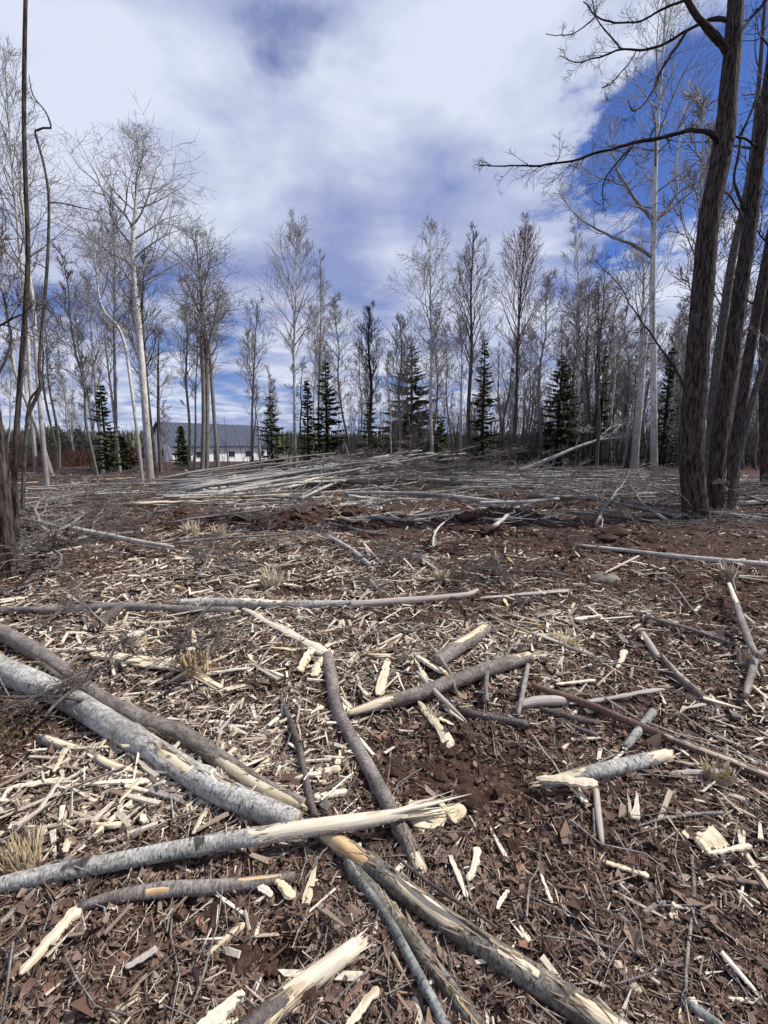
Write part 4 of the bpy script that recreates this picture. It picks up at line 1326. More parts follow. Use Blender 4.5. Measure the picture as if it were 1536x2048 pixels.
def make_house():
    D = 78.0
    pa = at(345, 925, D)
    pb = at(534, 925, D + 16)
    org = np.array([pa[0], pa[1], 0.0])
    org[2] = float(h_mac(pa[0], pa[1])) - 0.1
    L = float(np.linalg.norm((pb - pa)[:2]))
    yaw = math.atan2(pb[1] - pa[1], pb[0] - pa[0])
    rt = root('house', org, 'long white house with a big grey metal roof seen between the trunks', 'house')
    rt.rotation_euler = (0, 0, yaw)
    W = 7.6
    ze = at(345, 886, D)[2] - org[2]
    zr = at(345, 846, D + 3)[2] - org[2]
    mb = MB()
    box(mb, 0, L, 0, W, -0.5, ze)
    mb.build('wall', M['siding'], rt, smooth=False)
    for x0 in (0.003, L - 0.203):
        mb = MB()
        V = [(x0, 0.01, ze - 0.01), (x0, W - 0.01, ze - 0.01), (x0, W / 2, zr - 0.12), (x0 + 0.2, 0.01, ze - 0.01), (x0 + 0.2, W - 0.01, ze - 0.01), (x0 + 0.2, W / 2, zr - 0.12)]
        mb.add(V, [np.array([(0, 2, 1), (3, 4, 5)]), np.array([(0, 3, 5, 2), (1, 2, 5, 4)])])
        mb.build('gable', M['siding'], rt, smooth=False)
    ov = 0.7
    for side in (0, 1):
        mb = MB()
        yy0, yy1 = (-ov, W / 2) if side == 0 else (W + ov, W / 2)
        zl = ze - ov * (zr - ze) / (W / 2)
        V = [(-0.6, yy0, zl), (L + 0.6, yy0, zl), (L + 0.6, yy1, zr), (-0.6, yy1, zr)]
        V += [(a_, b_, c_ + 0.14) for (a_, b_, c_) in V]
        f = np.array([(3, 2, 1, 0), (4, 5, 6, 7), (0, 1, 5, 4), (1, 2, 6, 5), (2, 3, 7, 6), (3, 0, 4, 7)])
        mb.add(V, [f])
        n = 26
        for k in range(n + 1):   # standing seams of the roof
            x0 = -0.58 + k * (L + 1.1) / n
            V = [(x0, yy0, zl + 0.145), (x0 + 0.05, yy0, zl + 0.145), (x0 + 0.05, yy1, zr + 0.145), (x0, yy1, zr + 0.145)]
            V += [(a_, b_, c_ + 0.05) for (a_, b_, c_) in V]
            mb.add(V, [f])
        mb.build('roof', M['roof'], rt, smooth=False)
    mb = MB()
    box(mb, -0.1, L + 0.1, -0.10, -0.003, ze - 0.75, ze - 0.30)  # dark band along the front wall just below the eave
    mb.build('eave_band', M['trim'], rt, smooth=False)
    for (x0, wv, z0, hh) in [(L * 0.08, 1.2, 0.7, 1.0), (L * 0.22, 1.5, 0.7, 1.0), (L * 0.40, 1.0, 0.0, 2.0), (L * 0.55, 1.4, 0.7, 1.0), (L * 0.74, 1.4, 0.7, 1.0), (L * 0.9, 1.2, 0.7, 1.0)]:
        door = z0 == 0.0
        mb = MB()
        box(mb, x0 - 0.1, x0 + wv + 0.1, -0.06, -0.004, z0 - 0.1, z0 + hh + 0.1)
        fr = mb.build('door' if door else 'window', M['trim'] if door else M['siding'], rt, smooth=False)
        if not door:
            mb = MB()
            box(mb, x0, x0 + wv, -0.075, -0.063, z0, z0 + hh)
            mb.build('pane', M['darkpane'], fr, smooth=False)
    mb = MB()
    box(mb, -0.07, -0.004, W * 0.38, W * 0.60, 1.0, 2.1)
    wdo = mb.build('window', M['trim'], rt, smooth=False)
    mb = MB()
    box(mb, -0.085, -0.073, W * 0.40, W * 0.58, 1.1, 2.0)
    mb.build('pane', M['darkpane'], wdo, smooth=False)


make_house()


def red_machine(px, py, s, label):
    p = gp(px, py)
    p = CAMP + ray(px, py) * (depth_of(p) + 8)
    p[2] = float(h_mac(p[0], p[1]))
    rt = root('garden_tractor', p, label, 'tractor')
    rt.rotation_euler = (0, 0, 0.5 + s)
    mb = MB()
    box(mb, -0.7, 0.3, -0.35, 0.35, 0.35, 0.8)
    box(mb, 0.3, 0.8, -0.38, 0.38, 0.35, 0.55)
    mb.build('body', M['redpaint'], rt, smooth=False)
    mb = MB()
    box(mb, 0.45, 0.75, -0.25, 0.25, 0.55, 0.7)
    box(mb, 0.7, 0.8, -0.25, 0.25, 0.7, 1.15)
    mb.build('seat', M['tyre'], rt, smooth=False)
    for (x, r) in ((-0.5, 0.26), (0.6, 0.36)):
        for sy in (-0.46, 0.46):
            mb = MB()
            mb.tube([(x, sy - 0.1, r), (x, sy + 0.1, r)], [r, r], 16)
            wl = mb.build('wheel', M['tyre'], rt, smooth=False)
    mb = MB()
    mb.tube([(-0.1, 0, 0.8), (0.1, 0, 1.05)], [0.02, 0.02], 5)
    mb.tube([(0.08, 0.2, 1.05), (0.08, -0.2, 1.05)], [0.03, 0.03], 5)
    mb.build('steering_wheel', M['trim'], rt, smooth=False)


red_machine(246, 938, 0.0, 'small red machine parked beside the rusty brown young evergreen')
red_machine(291, 938, 1.4, 'small red machine standing close by the thick white aspen')


# ------------------------------------------------------------------ felled logs lying in the clearing, one by one
make_log('log', 'largest log, pale grey bark with a fresh cream scar, running in from the picture edge', 'log',
         [(-90, 1290), (0, 1338), (80, 1370), (160, 1412), (240, 1462), (320, 1508), (400, 1560), (470, 1596), (540, 1626), (592, 1646)],
         [50, 54, 57, 60, 63, 65, 66, 65, 63, 60], M['log_grey'], 'wood', peel=[(0.735, 0.825, 20, 30), (0.85, 0.90, -15, 14)], lump=0.07, knots=6, sides=30)
make_log('log', 'brown-grey log with a long peeled strip, lying right behind the largest grey log', 'log',
         [(-70, 1230), (0, 1264), (60, 1296), (120, 1338), (200, 1398), (280, 1440), (360, 1468), (430, 1512), (500, 1560), (560, 1592), (606, 1612)],
         [34, 37, 40, 42, 43, 45, 47, 47, 45, 43, 40], M['log_brown'], 'wood', peel=[(0.40, 0.74, 92, 26), (0.86, 1.0, 40, 36)], lump=0.07, knots=5, sides=26, ends=(None, (0.05, 7)))
make_log('log', 'smooth grey log with its far half split open to white wood, crossing another log', 'log',
         [(-60, 1790), (0, 1770), (120, 1744), (240, 1722), (340, 1702), (440, 1684), (540, 1668), (640, 1652), (740, 1638), (812, 1626)],
         [45, 45, 45, 44, 43, 42, 42, 42, 38, 27], M['log_grey'], 'wood_white', peel=[(0.62, 1.12, 20, 80)], lump=0.05, knots=4, sides=26, ends=(None, (0.24, 14)),
         lifts=[0, 0, 0.01, 0.02, 0.03, 0.035, 0.05, 0.06, 0.06, 0.05])
make_log('log', 'slim dark grey log with a bend, running straight through the middle of the clearing', 'log',
         [(655, 1312), (664, 1362), (672, 1412), (700, 1470), (734, 1530), (766, 1590), (800, 1655), (825, 1706), (842, 1742)],
         [24, 27, 30, 34, 36, 38, 40, 40, 38], M['log_brown'], 'wood', peel=[(0.96, 1.02, 0, 50)], knots=5, sides=22, ends=(None, (0.03, 6)), lump=0.06)
make_log('log', 'thick mottled log with torn bark and big cream peeled patches, reaching the bottom edge', 'log',
         [(630, 1652), (700, 1704), (770, 1752), (850, 1812), (930, 1868), (1020, 1926), (1110, 1984), (1190, 2036), (1290, 2100)],
         [48, 56, 62, 68, 74, 81, 88, 95, 100], M['log_olive'], 'wood', peel=[(-0.04, 0.25, 20, 60, 'wood_orange'), (0.34, 0.58, 15, 36), (0.655, 0.78, 5, 24), (0.86, 1.05, 10, 46)], lump=0.08, knots=5, sides=36, lifts=[0.01] * 9)
make_log('log', 'olive brown log with orange streaks, lying under the thick mottled peeled log', 'log',
         [(700, 1735), (750, 1790), (800, 1850), (850, 1915), (900, 1980), (960, 2060), (1000, 2110)], [50, 54, 54, 54, 58, 62, 64], M['log_olive'], 'wood_orange', peel=[(0.30, 0.44, -20, 14), (0.60, 0.95, 15, 10)], knots=3, sides=22)
make_log('branch', 'thin branch crusted with pale lichen beside the olive brown log', 'branch',
         [(690, 1712), (730, 1770), (765, 1822), (800, 1880), (832, 1940), (870, 2010), (900, 2070)], [22, 24, 25, 26, 28, 30, 31], M['log_lichen'], knots=6, sides=12, lump=0.1, lift=0.02)
make_log('log', 'short broken log, half black bark and half white split wood, at the bottom edge', 'log',
         [(470, 2090), (540, 2028), (600, 1976), (660, 1932), (712, 1893)], [92, 88, 80, 72, 56], M['stick_dark'], 'wood_white', peel=[(0.42, 1.10, 10, 95), (0.1, 0.5, 65, 16)], sides=24, ends=(None, (0.05, 9)), lump=0.1, lift=0.02)
make_log('branch', 'reddish brown branch lying next to the short broken log', 'branch', [(640, 2080), (690, 2010), (740, 1945), (790, 1880)], [24, 23, 22, 18], M['log_red'], knots=3, sides=10)
make_log('log', 'rotten brown log half sunk in the mulch below the smooth grey log', 'log',
         [(160, 1812), (240, 1792), (330, 1778), (420, 1774), (510, 1766), (590, 1752)], [22, 34, 38, 38, 34, 20], M['log_brown'], 'wood_orange', peel=[(0.28, 0.40, 50, 28), (0.72, 0.95, -5, 22)], sides=20, lump=0.1, lift=0.012)
make_log('branch', 'half stripped branch passing under the smooth grey log near the shattered stump', 'branch',
         [(-40, 1880), (30, 1822), (90, 1764), (140, 1714), (200, 1660), (262, 1606), (310, 1562)], [26, 26, 25, 24, 24, 22, 14], M['stick'], 'wood', peel=[(0.55, 1.03, 10, 70)], sides=14, ends=(None, (0.04, 5)))
make_log('branch', 'crooked branch with a yellow torn strip beside the largest grey log', 'branch', [(86, 1478), (140, 1496), (180, 1506), (214, 1528), (262, 1544), (308, 1560)], [24, 24, 22, 22, 22, 16], M['stick'], 'wood', peel=[(0.0, 0.42, -10, 36), (0.5, 0.95, 0, 50)], sides=14, ends=((0.03, 4), (0.04, 5)))
make_log('log', 'grey log with a cream split end pointing at the slim dark log', 'log',
         [(694, 1428), (760, 1408), (830, 1390), (900, 1366), (970, 1340), (1058, 1314)], [14, 30, 34, 34, 33, 28], M['log_brown'], 'wood', peel=[(-0.06, 0.20, 20, 70), (0.90, 1.05, -20, 60)], sides=20, ends=((0.08, 6), (0.06, 7)), lift=0.02, knots=3)
make_log('log', 'short dark log with a split cream top lying behind the grey log', 'log', [(872, 1326), (905, 1302), (940, 1280), (970, 1258)], [38, 40, 38, 32], M['log_brown'], 'wood', peel=[(0.35, 1.05, -10, 48)], sides=18, ends=(None, (0.04, 7)))
make_log('log', 'thin dark log lying crosswise by the short dark piece and the small cut stump', 'log', [(-30, 1222), (60, 1220), (150, 1219), (230, 1213), (300, 1215), (380, 1220), (470, 1221)], [14, 16, 18, 18, 18, 18, 16], M['stick'], knots=4, sides=12)
make_log('log', 'pale topped crosswise log at the middle, beyond the slanting board', 'log', [(360, 1206), (430, 1206), (500, 1207), (580, 1210), (650, 1208), (720, 1206)], [18, 22, 24, 20, 16, 12], M['log_grey'], 'wood_white', peel=[(0.25, 0.62, -20, 50)], knots=3, sides=14)
make_log('branch', 'half buried weathered branch continuing the line of the pale topped log', 'branch', [(700, 1210), (780, 1204), (860, 1198), (930, 1190), (955, 1180)], [18, 18, 16, 14, 8], M['wood_grey'], sides=10)
make_log('log', 'short dark chunk of log resting under the thin crosswise log', 'log', [(190, 1256), (214, 1236), (242, 1214)], [26, 26, 24], M['stick_dark'], 'wood', sides=12, ends=((0.02, 5), None))
make_log('branch', 'long pole with a reddish stripped end, running out past the picture edge', 'branch',
         [(1064, 1370), (1120, 1390), (1180, 1411), (1240, 1436), (1310, 1464), (1400, 1500), (1480, 1530), (1600, 1578)], [12, 18, 20, 20, 20, 22, 24, 26], M['log_red'], 'wood', peel=[(0.60, 1.0, 40, 26)], knots=3, sides=14, lift=0.02)
make_log('log', 'short grey log with both ends split, beside the bare patch of soil', 'log', [(1085, 1568), (1140, 1556), (1200, 1542), (1270, 1526), (1336, 1510)], [26, 34, 36, 36, 32], M['log_grey'], 'wood', peel=[(-0.05, 0.30, -30, 60), (0.84, 1.05, -10, 110)], sides=22, ends=((0.06, 8), (0.03, 9)), knots=3)
make_log('branch', 'pale forked branch standing half upright beside the shattered stump near the picture edge', 'branch', [(1458, 1168), (1472, 1206), (1486, 1250), (1502, 1290), (1516, 1312)], [9, 13, 15, 17, 15], M['stick'], 'wood_white', peel=[(-0.1, 0.35, 0, 70)], sides=10, lift=0.10)
make_log('branch', 'lower pale arm of the forked branch near the picture edge', 'branch', [(1528, 1300), (1512, 1316), (1504, 1345), (1496, 1372), (1492, 1392)], [13, 15, 15, 14, 11], M['stick'], sides=10, lift=0.04)
make_log('log', 'cracked dark log split lengthwise in two pieces, upper piece', 'log', [(1284, 1264), (1300, 1290), (1318, 1316)], [14, 18, 16], M['wood_grey'], sides=10, ends=((0.06, 7), (0.03, 5)))
make_log('log', 'cracked dark log split lengthwise in two pieces, lower piece', 'log', [(1322, 1314), (1350, 1346), (1384, 1378), (1424, 1410)], [20, 28, 30, 22], M['stick_dark'], 'wood_grey', peel=[(0.0, 0.8, -30, 40)], sides=14, ends=((0.05, 6), (0.05, 5)))
make_log('branch', 'dark stick pointing from the grey log toward the bare patch', 'branch', [(878, 1412), (930, 1424), (985, 1436), (1056, 1448)], [12, 18, 18, 16], M['stick_dark'], sides=10, lift=0.01)
make_log('branch', 'flat grey split stick leaning across the grey log', 'branch', [(834, 1344), (865, 1378), (900, 1412), (930, 1440)], [10, 16, 14, 6], M['wood_grey'], sides=8, lift=0.05)
make_log('branch', 'thin crooked twig arching over the grey log', 'branch', [(856, 1284), (880, 1316), (902, 1350), (910, 1376), (926, 1410)], [7, 8, 8, 8, 6], M['stick'], sides=8, lift=0.06)
make_log('branch', 'short upright looking stick propped on the grey log', 'branch', [(974, 1314), (974, 1345), (972, 1372), (974, 1402)], [8, 10, 10, 9], M['stick'], sides=8, lift=0.05)
make_log('branch', 'stick crossing the end of the grey log beside the stripped pole', 'branch', [(1056, 1330), (1050, 1360), (1044, 1392), (1036, 1430)], [9, 11, 11, 9], M['stick'], sides=8, lift=0.03)
make_log('log', 'stubby grey chunk lying under the reddish stripped pole', 'log', [(1034, 1412), (1070, 1404), (1110, 1402), (1146, 1404)], [18, 24, 24, 16], M['wood_grey'], sides=12, ends=((0.03, 5), (0.04, 5)))
make_log('branch', 'dark stick with an orange torn end below the stubby grey chunk', 'branch', [(1080, 1420), (1120, 1428), (1160, 1440), (1200, 1446)], [14, 16, 16, 12], M['stick_dark'], 'wood_orange', sides=10, ends=(None, (0.05, 5)))
make_log('branch', 'dark stick lying parallel just below the one with the orange end', 'branch', [(1110, 1442), (1150, 1456), (1196, 1472)], [10, 14, 14], M['stick_dark'], sides=9)
make_log('log', 'short grey log piece standing steeply beside the long pole', 'log', [(1250, 1496), (1274, 1466), (1306, 1424)], [20, 24, 22], M['log_lichen'], sides=12, ends=((0.02, 5), (0.02, 5)), lift=0.01)
make_log('branch', 'thin pale stripped stick hanging below the split end of the short grey log', 'branch', [(1192, 1580), (1196, 1620), (1201, 1660), (1205, 1692)], [13, 14, 13, 9], M['wood_grey'], sides=8, lift=0.01)
make_log('branch', 'dark knotty stick left of the slim dark log, pointing at the crossing', 'branch', [(560, 1392), (578, 1436), (596, 1486), (608, 1540), (620, 1600), (630, 1632)], [9, 13, 15, 16, 18, 18], M['stick_dark'], knots=5, sides=10, lump=0.12, lift=0.015)
make_log('branch', 'long leaf stem like twig lying alone on the mulch near the rounded grey log end', 'branch', [(1384, 1712), (1388, 1780), (1382, 1850), (1374, 1920), (1372, 1985)], [8, 8, 8, 7, 6], M['stick'], sides=7, lift=0.01)
make_log('log', 'rounded end of a grey-green log at the bottom edge', 'log', [(1362, 2000), (1400, 2024), (1450, 2062), (1500, 2110)], [28, 36, 42, 46], M['log_lichen'], sides=16)
make_log('branch', 'thin arched branch lying along the thick mottled peeled log', 'branch', [(796, 1716), (840, 1752), (890, 1788), (945, 1822), (995, 1856)], [10, 12, 12, 11, 8], M['stick_dark'], sides=8, lift=0.09, group=None)
make_log('branch', 'reddish brown branch emerging from under the olive brown log', 'branch', [(860, 1912), (920, 1932), (980, 1956), (1055, 1985)], [22, 24, 22, 18], M['log_red'], sides=10, knots=2)
make_log('pole', 'long thin pole lying below the dark leaning clump', 'pole', [(1150, 1090), (1250, 1101), (1350, 1113), (1450, 1122), (1580, 1132)], [7, 9, 11, 12, 13], M['pole_pale'], sides=9)
make_log('pole', 'white pole lying across the brush beside the thick grey edge trunk', 'pole', [(60, 1042), (140, 1056), (200, 1068), (270, 1082), (346, 1094)], [9, 12, 12, 11, 7], M['pole_pale'], sides=10, lift=0.10)
make_log('branch', 'grey pole curving just under the white pole by the edge trunk', 'branch', [(60, 1102), (120, 1086), (200, 1072), (280, 1064)], [12, 11, 9, 6], M['stick'], sides=9, lift=0.04)
make_log('pole', 'long grey pole stretching from the slash pile toward the leaning clump', 'pole', [(690, 986), (780, 986), (860, 988), (930, 996), (1000, 1004), (1046, 1008)], [7, 8, 8, 9, 10, 9], M['pole_pale'], sides=9, lift=0.06)
make_log('pole', 'pale pole with side branches ending at the foot of the leaning clump', 'pole', [(960, 1006), (1060, 1003), (1140, 996), (1220, 990), (1300, 986), (1372, 980)], [7, 8, 8, 7, 6, 4], M['pole_pale'], sides=9, lift=0.12)
make_log('branch', 'thin crooked branch lying between the two hollows of dark soil', 'branch', [(656, 1046), (700, 1056), (740, 1066), (776, 1068)], [5, 7, 7, 4], M['stick'], sides=7)
make_log('log', 'short thick grey log lying on the pale chips at the middle', 'log', [(656, 1072), (690, 1092), (716, 1110), (738, 1130)], [9, 13, 15, 15], M['log_grey'], sides=10)
make_log('branch', 'white split stake beside the short thick grey log on the pale chips', 'branch', [(728, 1088), (745, 1108), (764, 1128)], [7, 8, 5], M['wood_white'], sides=6, lift=0.01)
make_log('branch', 'upright pale fork sticking out by the dark hollow', 'branch', [(866, 1094), (868, 1072), (880, 1052), (908, 1030)], [6, 6, 6, 4], M['pole_pale'], sides=7, lift=0.08)
make_log('branch', 'pale stake pointing at the shattered stump by the dark hollow', 'branch', [(842, 1116), (866, 1134), (892, 1150)], [5, 7, 6], M['wood_white'], sides=6, lift=0.01)
make_log('branch', 'thin pale stick lying flat in the open stretch below the mossy stone', 'branch', [(1260, 1220), (1310, 1224), (1378, 1230)], [4, 5, 4], M['wood_white'], sides=6)
make_log('branch', 'forked grey twig beside the tuft of green grass', 'branch', [(1316, 1156), (1345, 1168), (1370, 1200), (1395, 1230), (1412, 1240)], [8, 7, 5, 4, 3], M['stick'], sides=7, lift=0.02)


def splinter(name, label, pts, wpx, mat, cat='splinter', lift=0.01, thick=0.3, group=None):
    """a flat split board or sliver: pixels of its two ends, width in pixels at the first and the last"""
    lift += 0.016
    a = gp(*pts[0], lift)
    b = gp(*pts[-1], lift)
    wa, wb = wpx[0] * depth_of(a) / F, wpx[1] * depth_of(b) / F
    rng = random.Random(int(pts[0][0] * 7 + pts[0][1]))
    n = 15
    d = b - a
    nrm = np.array([rng.gauss(0, 0.2), rng.gauss(-0.1, 0.2), 1.0])
    dn = unit(d)
    nrm = unit(nrm - dn * nrm.dot(dn))
    sd_ = np.cross(dn, nrm)
    V, Bk = [], []
    so_ = rng.random() * 9
    wm = max(wa, wb)
    off = 0
    for i in range(n):
        t = i / (n - 1)
        wv = (wa + (wb - wa) * t) * rng.uniform(0.72, 1.15) * (0.45 if i == 0 else (0.5 if i == n - 1 else 1))
        tv = wm * thick * rng.uniform(0.7, 1.1) * (0.5 if i in (0, n - 1) else 1)
        off += rng.gauss(0, 0.05) * wm
        c = a + d * t + sd_ * off
        for (p, q) in ((-1, -1), (1, -0.8), (0.9, 0.8), (0.1, 1.2), (-0.9, 0.7)):
            V.append(c + sd_ * p * wv / 2 * rng.uniform(0.9, 1.1) + nrm * q * tv / 2)
            Bk.append((p * wm / 2 + so_, q * tv / 2 + so_, t * np.linalg.norm(d)))
    mb = MB()
    mb.add(V, [grid_faces(n, 5), np.array([(2, 1, 0), (3, 2, 0), (4, 3, 0)]), np.array([(0, 1, 2), (0, 2, 3), (0, 3, 4)]) + 5 * (n - 1)], rng.random(), np.array(Bk))
    return tag(mb.build(name, M[mat], None, (a + b) / 2, smooth=False), label, cat, group)


W_ = 'wood_white'
for a in [('long pale board slanting down to the end of the slim dark log', [(486, 1218), (655, 1312)], (10, 22), W_, 0.02),
          ('short cream stub forking off the lower end of the long pale board', [(624, 1296), (606, 1344)], (18, 14), 'wood', 0.02),
          ('second cream stub under the lower end of the long pale board', [(646, 1314), (628, 1352)], (14, 20), 'wood', 0.02),
          ('broad white splinter cut off by the bottom edge near the short broken log', [(390, 2075), (482, 1978)], (40, 22), W_, 0.02),
          ('small white splinter beside the broad one at the bottom edge', [(440, 2052), (476, 2036)], (14, 12), W_, 0.01),
          ('cream stave lying slanted on the dark mulch in the near corner', [(42, 1950), (158, 1812)], (16, 34), 'wood', 0.01),
          ('pointed cream wedge at the split end of the short grey log', [(1072, 1556), (1196, 1570)], (14, 26), 'wood', 0.05),
          ('crumpled cream sheet of inner bark on the bare soil by the split log', [(826, 1652), (926, 1612)], (48, 30), 'wood', 0.01),
          ('orange strip of inner bark just beyond the split log tip', [(812, 1616), (862, 1624)], (14, 18), 'wood_orange', 0.01),
          ('narrow cream stake leaning by the crumpled inner bark', [(878, 1600), (912, 1646)], (14, 10), 'wood', 0.02),
          ('white splinter pointing at the dark knotty stick', [(588, 1556), (680, 1534)], (10, 20), W_, 0.02),
          ('pale sheet of torn wood behind the dark knotty stick', [(628, 1594), (694, 1582)], (22, 18), W_, 0.01),
          ('tall cream splinter standing among the chips near the grey log', [(756, 1390), (772, 1318)], (22, 14), 'wood', 0.02),
          ('jagged cream splinter running down to the bare soil patch', [(834, 1404), (900, 1496)], (10, 26), 'wood', 0.02),
          ('bright pale splinter tucked behind the grey log', [(832, 1310), (890, 1346)], (14, 22), 'wood', 0.02),
          ('long cream sheet lying near the small cut stump', [(180, 1308), (345, 1328)], (18, 30), 'wood', 0.015),
          ('second cream sheet reaching the shattered stump near the small cut one', [(262, 1326), (372, 1340)], (18, 20), 'wood', 0.015),
          ('white blade lying on open soil by the cracked dark log', [(1234, 1336), (1248, 1300)], (6, 14), W_, 0.01),
          ('squarish cream chunk of bark near the rightmost chips', [(1396, 1690), (1452, 1684)], (40, 46), 'wood', 0.01),
          ('white sliver lying on the squarish cream chunk', [(1416, 1706), (1498, 1688)], (10, 14), W_, 0.04),
          ('flat greenish cream blade pointing to the loose twigs', [(1206, 1722), (1298, 1750)], (10, 14), 'wood', 0.01),
          ('long thin white sliver right of the crumpled leaf', [(898, 1705), (930, 1795)], (10, 12), W_, 0.01),
          ('white stick with a square end right of the crumpled leaf', [(936, 1760), (960, 1696)], (12, 16), W_, 0.01),
          ('slim white sliver beside the thick mottled log scar', [(1082, 1748), (1108, 1806)], (6, 9), W_, 0.01),
          ('small white sliver nearest to the thick mottled log scar', [(994, 1818), (1018, 1780)], (9, 9), W_, 0.01),
          ('broken cream splinter with a yellow tip on the dark leaves', [(1232, 1922), (1282, 1986)], (12, 18), 'wood', 0.01),
          ('upright narrow cream splinter among the dark leaves', [(1342, 1836), (1348, 1768)], (14, 8), 'wood', 0.01),
          ('cream sliver lying on the mulch in the near middle', [(414, 1908), (488, 1846)], (10, 16), 'wood', 0.01),
          ('grey-white sliver crossing the near mulch', [(250, 1932), (314, 1892)], (10, 14), 'wood_grey', 0.01),
          ('short white chip standing on edge by the rotten brown log', [(512, 1764), (544, 1792)], (14, 14), W_, 0.02),
          ('torn yellow chunk beside the rotten brown log', [(552, 1758), (578, 1800)], (20, 24), 'wood', 0.02),
          ('long white sliver at the bottom near the reddish branch', [(690, 2060), (756, 1974)], (18, 16), W_, 0.01),
          ('pale split piece left of the shattered stump by the cut one', [(148, 1568), (300, 1560)], (6, 14), W_, 0.02),
          ('long pale splinter lying under the crooked torn branch', [(20, 1574), (130, 1556)], (8, 14), W_, 0.01),
          ('upright cream splinter under the crooked torn branch', [(106, 1544), (130, 1498)], (8, 12), 'wood', 0.02),
          ('thin white splinter near the short pale stub', [(386, 1668), (408, 1622)], (12, 10), W_, 0.01),
          ('short square pale stub lying between branch and smooth grey log', [(130, 1704), (136, 1676)], (12, 12), 'wood', 0.02),
          ('white chip block near the short pale stub', [(280, 1626), (292, 1646)], (16, 12), W_, 0.01),
          ('grey split slab lying below the cracked dark log', [(1140, 1408), (1330, 1380)], (8, 12), 'wood_grey', 0.02),
          ('pale slat lying below the reddish end of the long pole', [(1112, 1368), (1192, 1360)], (10, 9), W_, 0.01),
          ('grey flat blade with a pointed end under the long pole', [(1346, 1548), (1486, 1532)], (8, 20), 'wood_grey', 0.01),
          ('long grey split blade out on the chips by the mossy stone', [(960, 1196), (1142, 1178)], (8, 12), 'wood_grey', 0.01),
          ('bright white blade on the pile of straw like splinters', [(1150, 1238), (1204, 1230)], (12, 6), W_, 0.03)]:
    splinter('wood_splinter', a[0], a[1], a[2], a[3], lift=a[4])


# ------------------------------------------------------------------ stumps
def stump(px, py, wpx, hpx, label, seed, cut=False, blades=10, big=7, mat='wood', spread=0.25):
    rng = random.Random(seed)
    p = gp(px, py)
    d = depth_of(p)
    r, h = wpx / 2 * d / F, hpx * d / F
    rt = root('cut_stump' if cut else 'shattered_stump', p, label, 'stump')
    mb = MB()
    hb = h if cut else h * 0.5
    n = 7
    C3 = np.array([(0, 0, -0.05 + (hb + 0.05) * i / (n - 1)) for i in range(n)])
    trunk_mesh(mb, C3 + np.array(p), np.full(n, r * (1 if cut else 0.85)), 16, 0.08, rng.random() * 9, 0.15)
    mb.build('bark', M['wood_torn'] if not cut else M['wood'], rt, p)
    mb = MB()
    if cut:
        v = [(r * math.cos(k * 0.3927) * 0.99, r * math.sin(k * 0.3927) * 0.99, hb + rng.uniform(-.003, .003)) for k in range(16)] + [(0, 0, hb)]
        mb.add(v, [np.array([(k, (k + 1) % 16, 16) for k in range(16)])], 0.5)
        mb.build('cut_face', M['wood_white'], rt, smooth=False)
        return
    bristle = blades > 30
    for k in range(blades * (5 if bristle else 7)):
        a = rng.random() * 6.28
        rr = r * math.sqrt(rng.random())
        q = (rr * math.cos(a), rr * math.sin(a), hb * rng.uniform(0.1, 0.7))
        lean = spread * rng.choice([0.3, 0.6, 1.0, 2.2])
        dd = (math.cos(a) * lean + rng.gauss(0, 0.12), math.sin(a) * lean + rng.gauss(0, 0.12), 1)
        v, f, bk = shard(q, dd, h * rng.uniform(0.2, 0.8) ** 1.1, r * rng.uniform(0.05, 0.28), r * 0.08, (math.cos(a), math.sin(a), 0), 5, rng, 1.0 if bristle else rng.uniform(0.4, 1.0), 0.6)
        mb.add(v, f, rng.random(), bk)
    mb.build('splinter_tuft', M[mat], rt, smooth=False)
    for k in range(big):
        a = rng.random() * 6.28
        mb = MB()
        if k % 2:      # slabs fallen outward on the ground
            q = (r * 1.1 * math.cos(a), r * 1.1 * math.sin(a), 0.03)
            dd = (math.cos(a + rng.gauss(0, 0.5)), math.sin(a + rng.gauss(0, 0.5)), rng.uniform(-0.05, 0.12))
            nm = (0, 0, 1)
            ln = h * rng.uniform(0.7, 1.6)
        else:
            q = (r * 0.6 * math.cos(a), r * 0.6 * math.sin(a), hb * 0.3)
            sp_ = spread * rng.uniform(0.2, 1.6)
            dd = (math.cos(a) * sp_, math.sin(a) * sp_, 1)
            nm = (math.cos(a), math.sin(a), 0)
            ln = h * rng.uniform(0.45, 0.95)
        v, f, bk = shard(q, dd, ln, r * rng.uniform(0.3, 0.6), r * 0.15, nm, 7, rng, rng.uniform(0.5, 1.0), 0.5)
        mb.add(v, f, rng.random(), bk)
        mb.build('splinter', M[rng.choice(['wood', 'wood_white', 'wood_torn'])], rt, smooth=False)


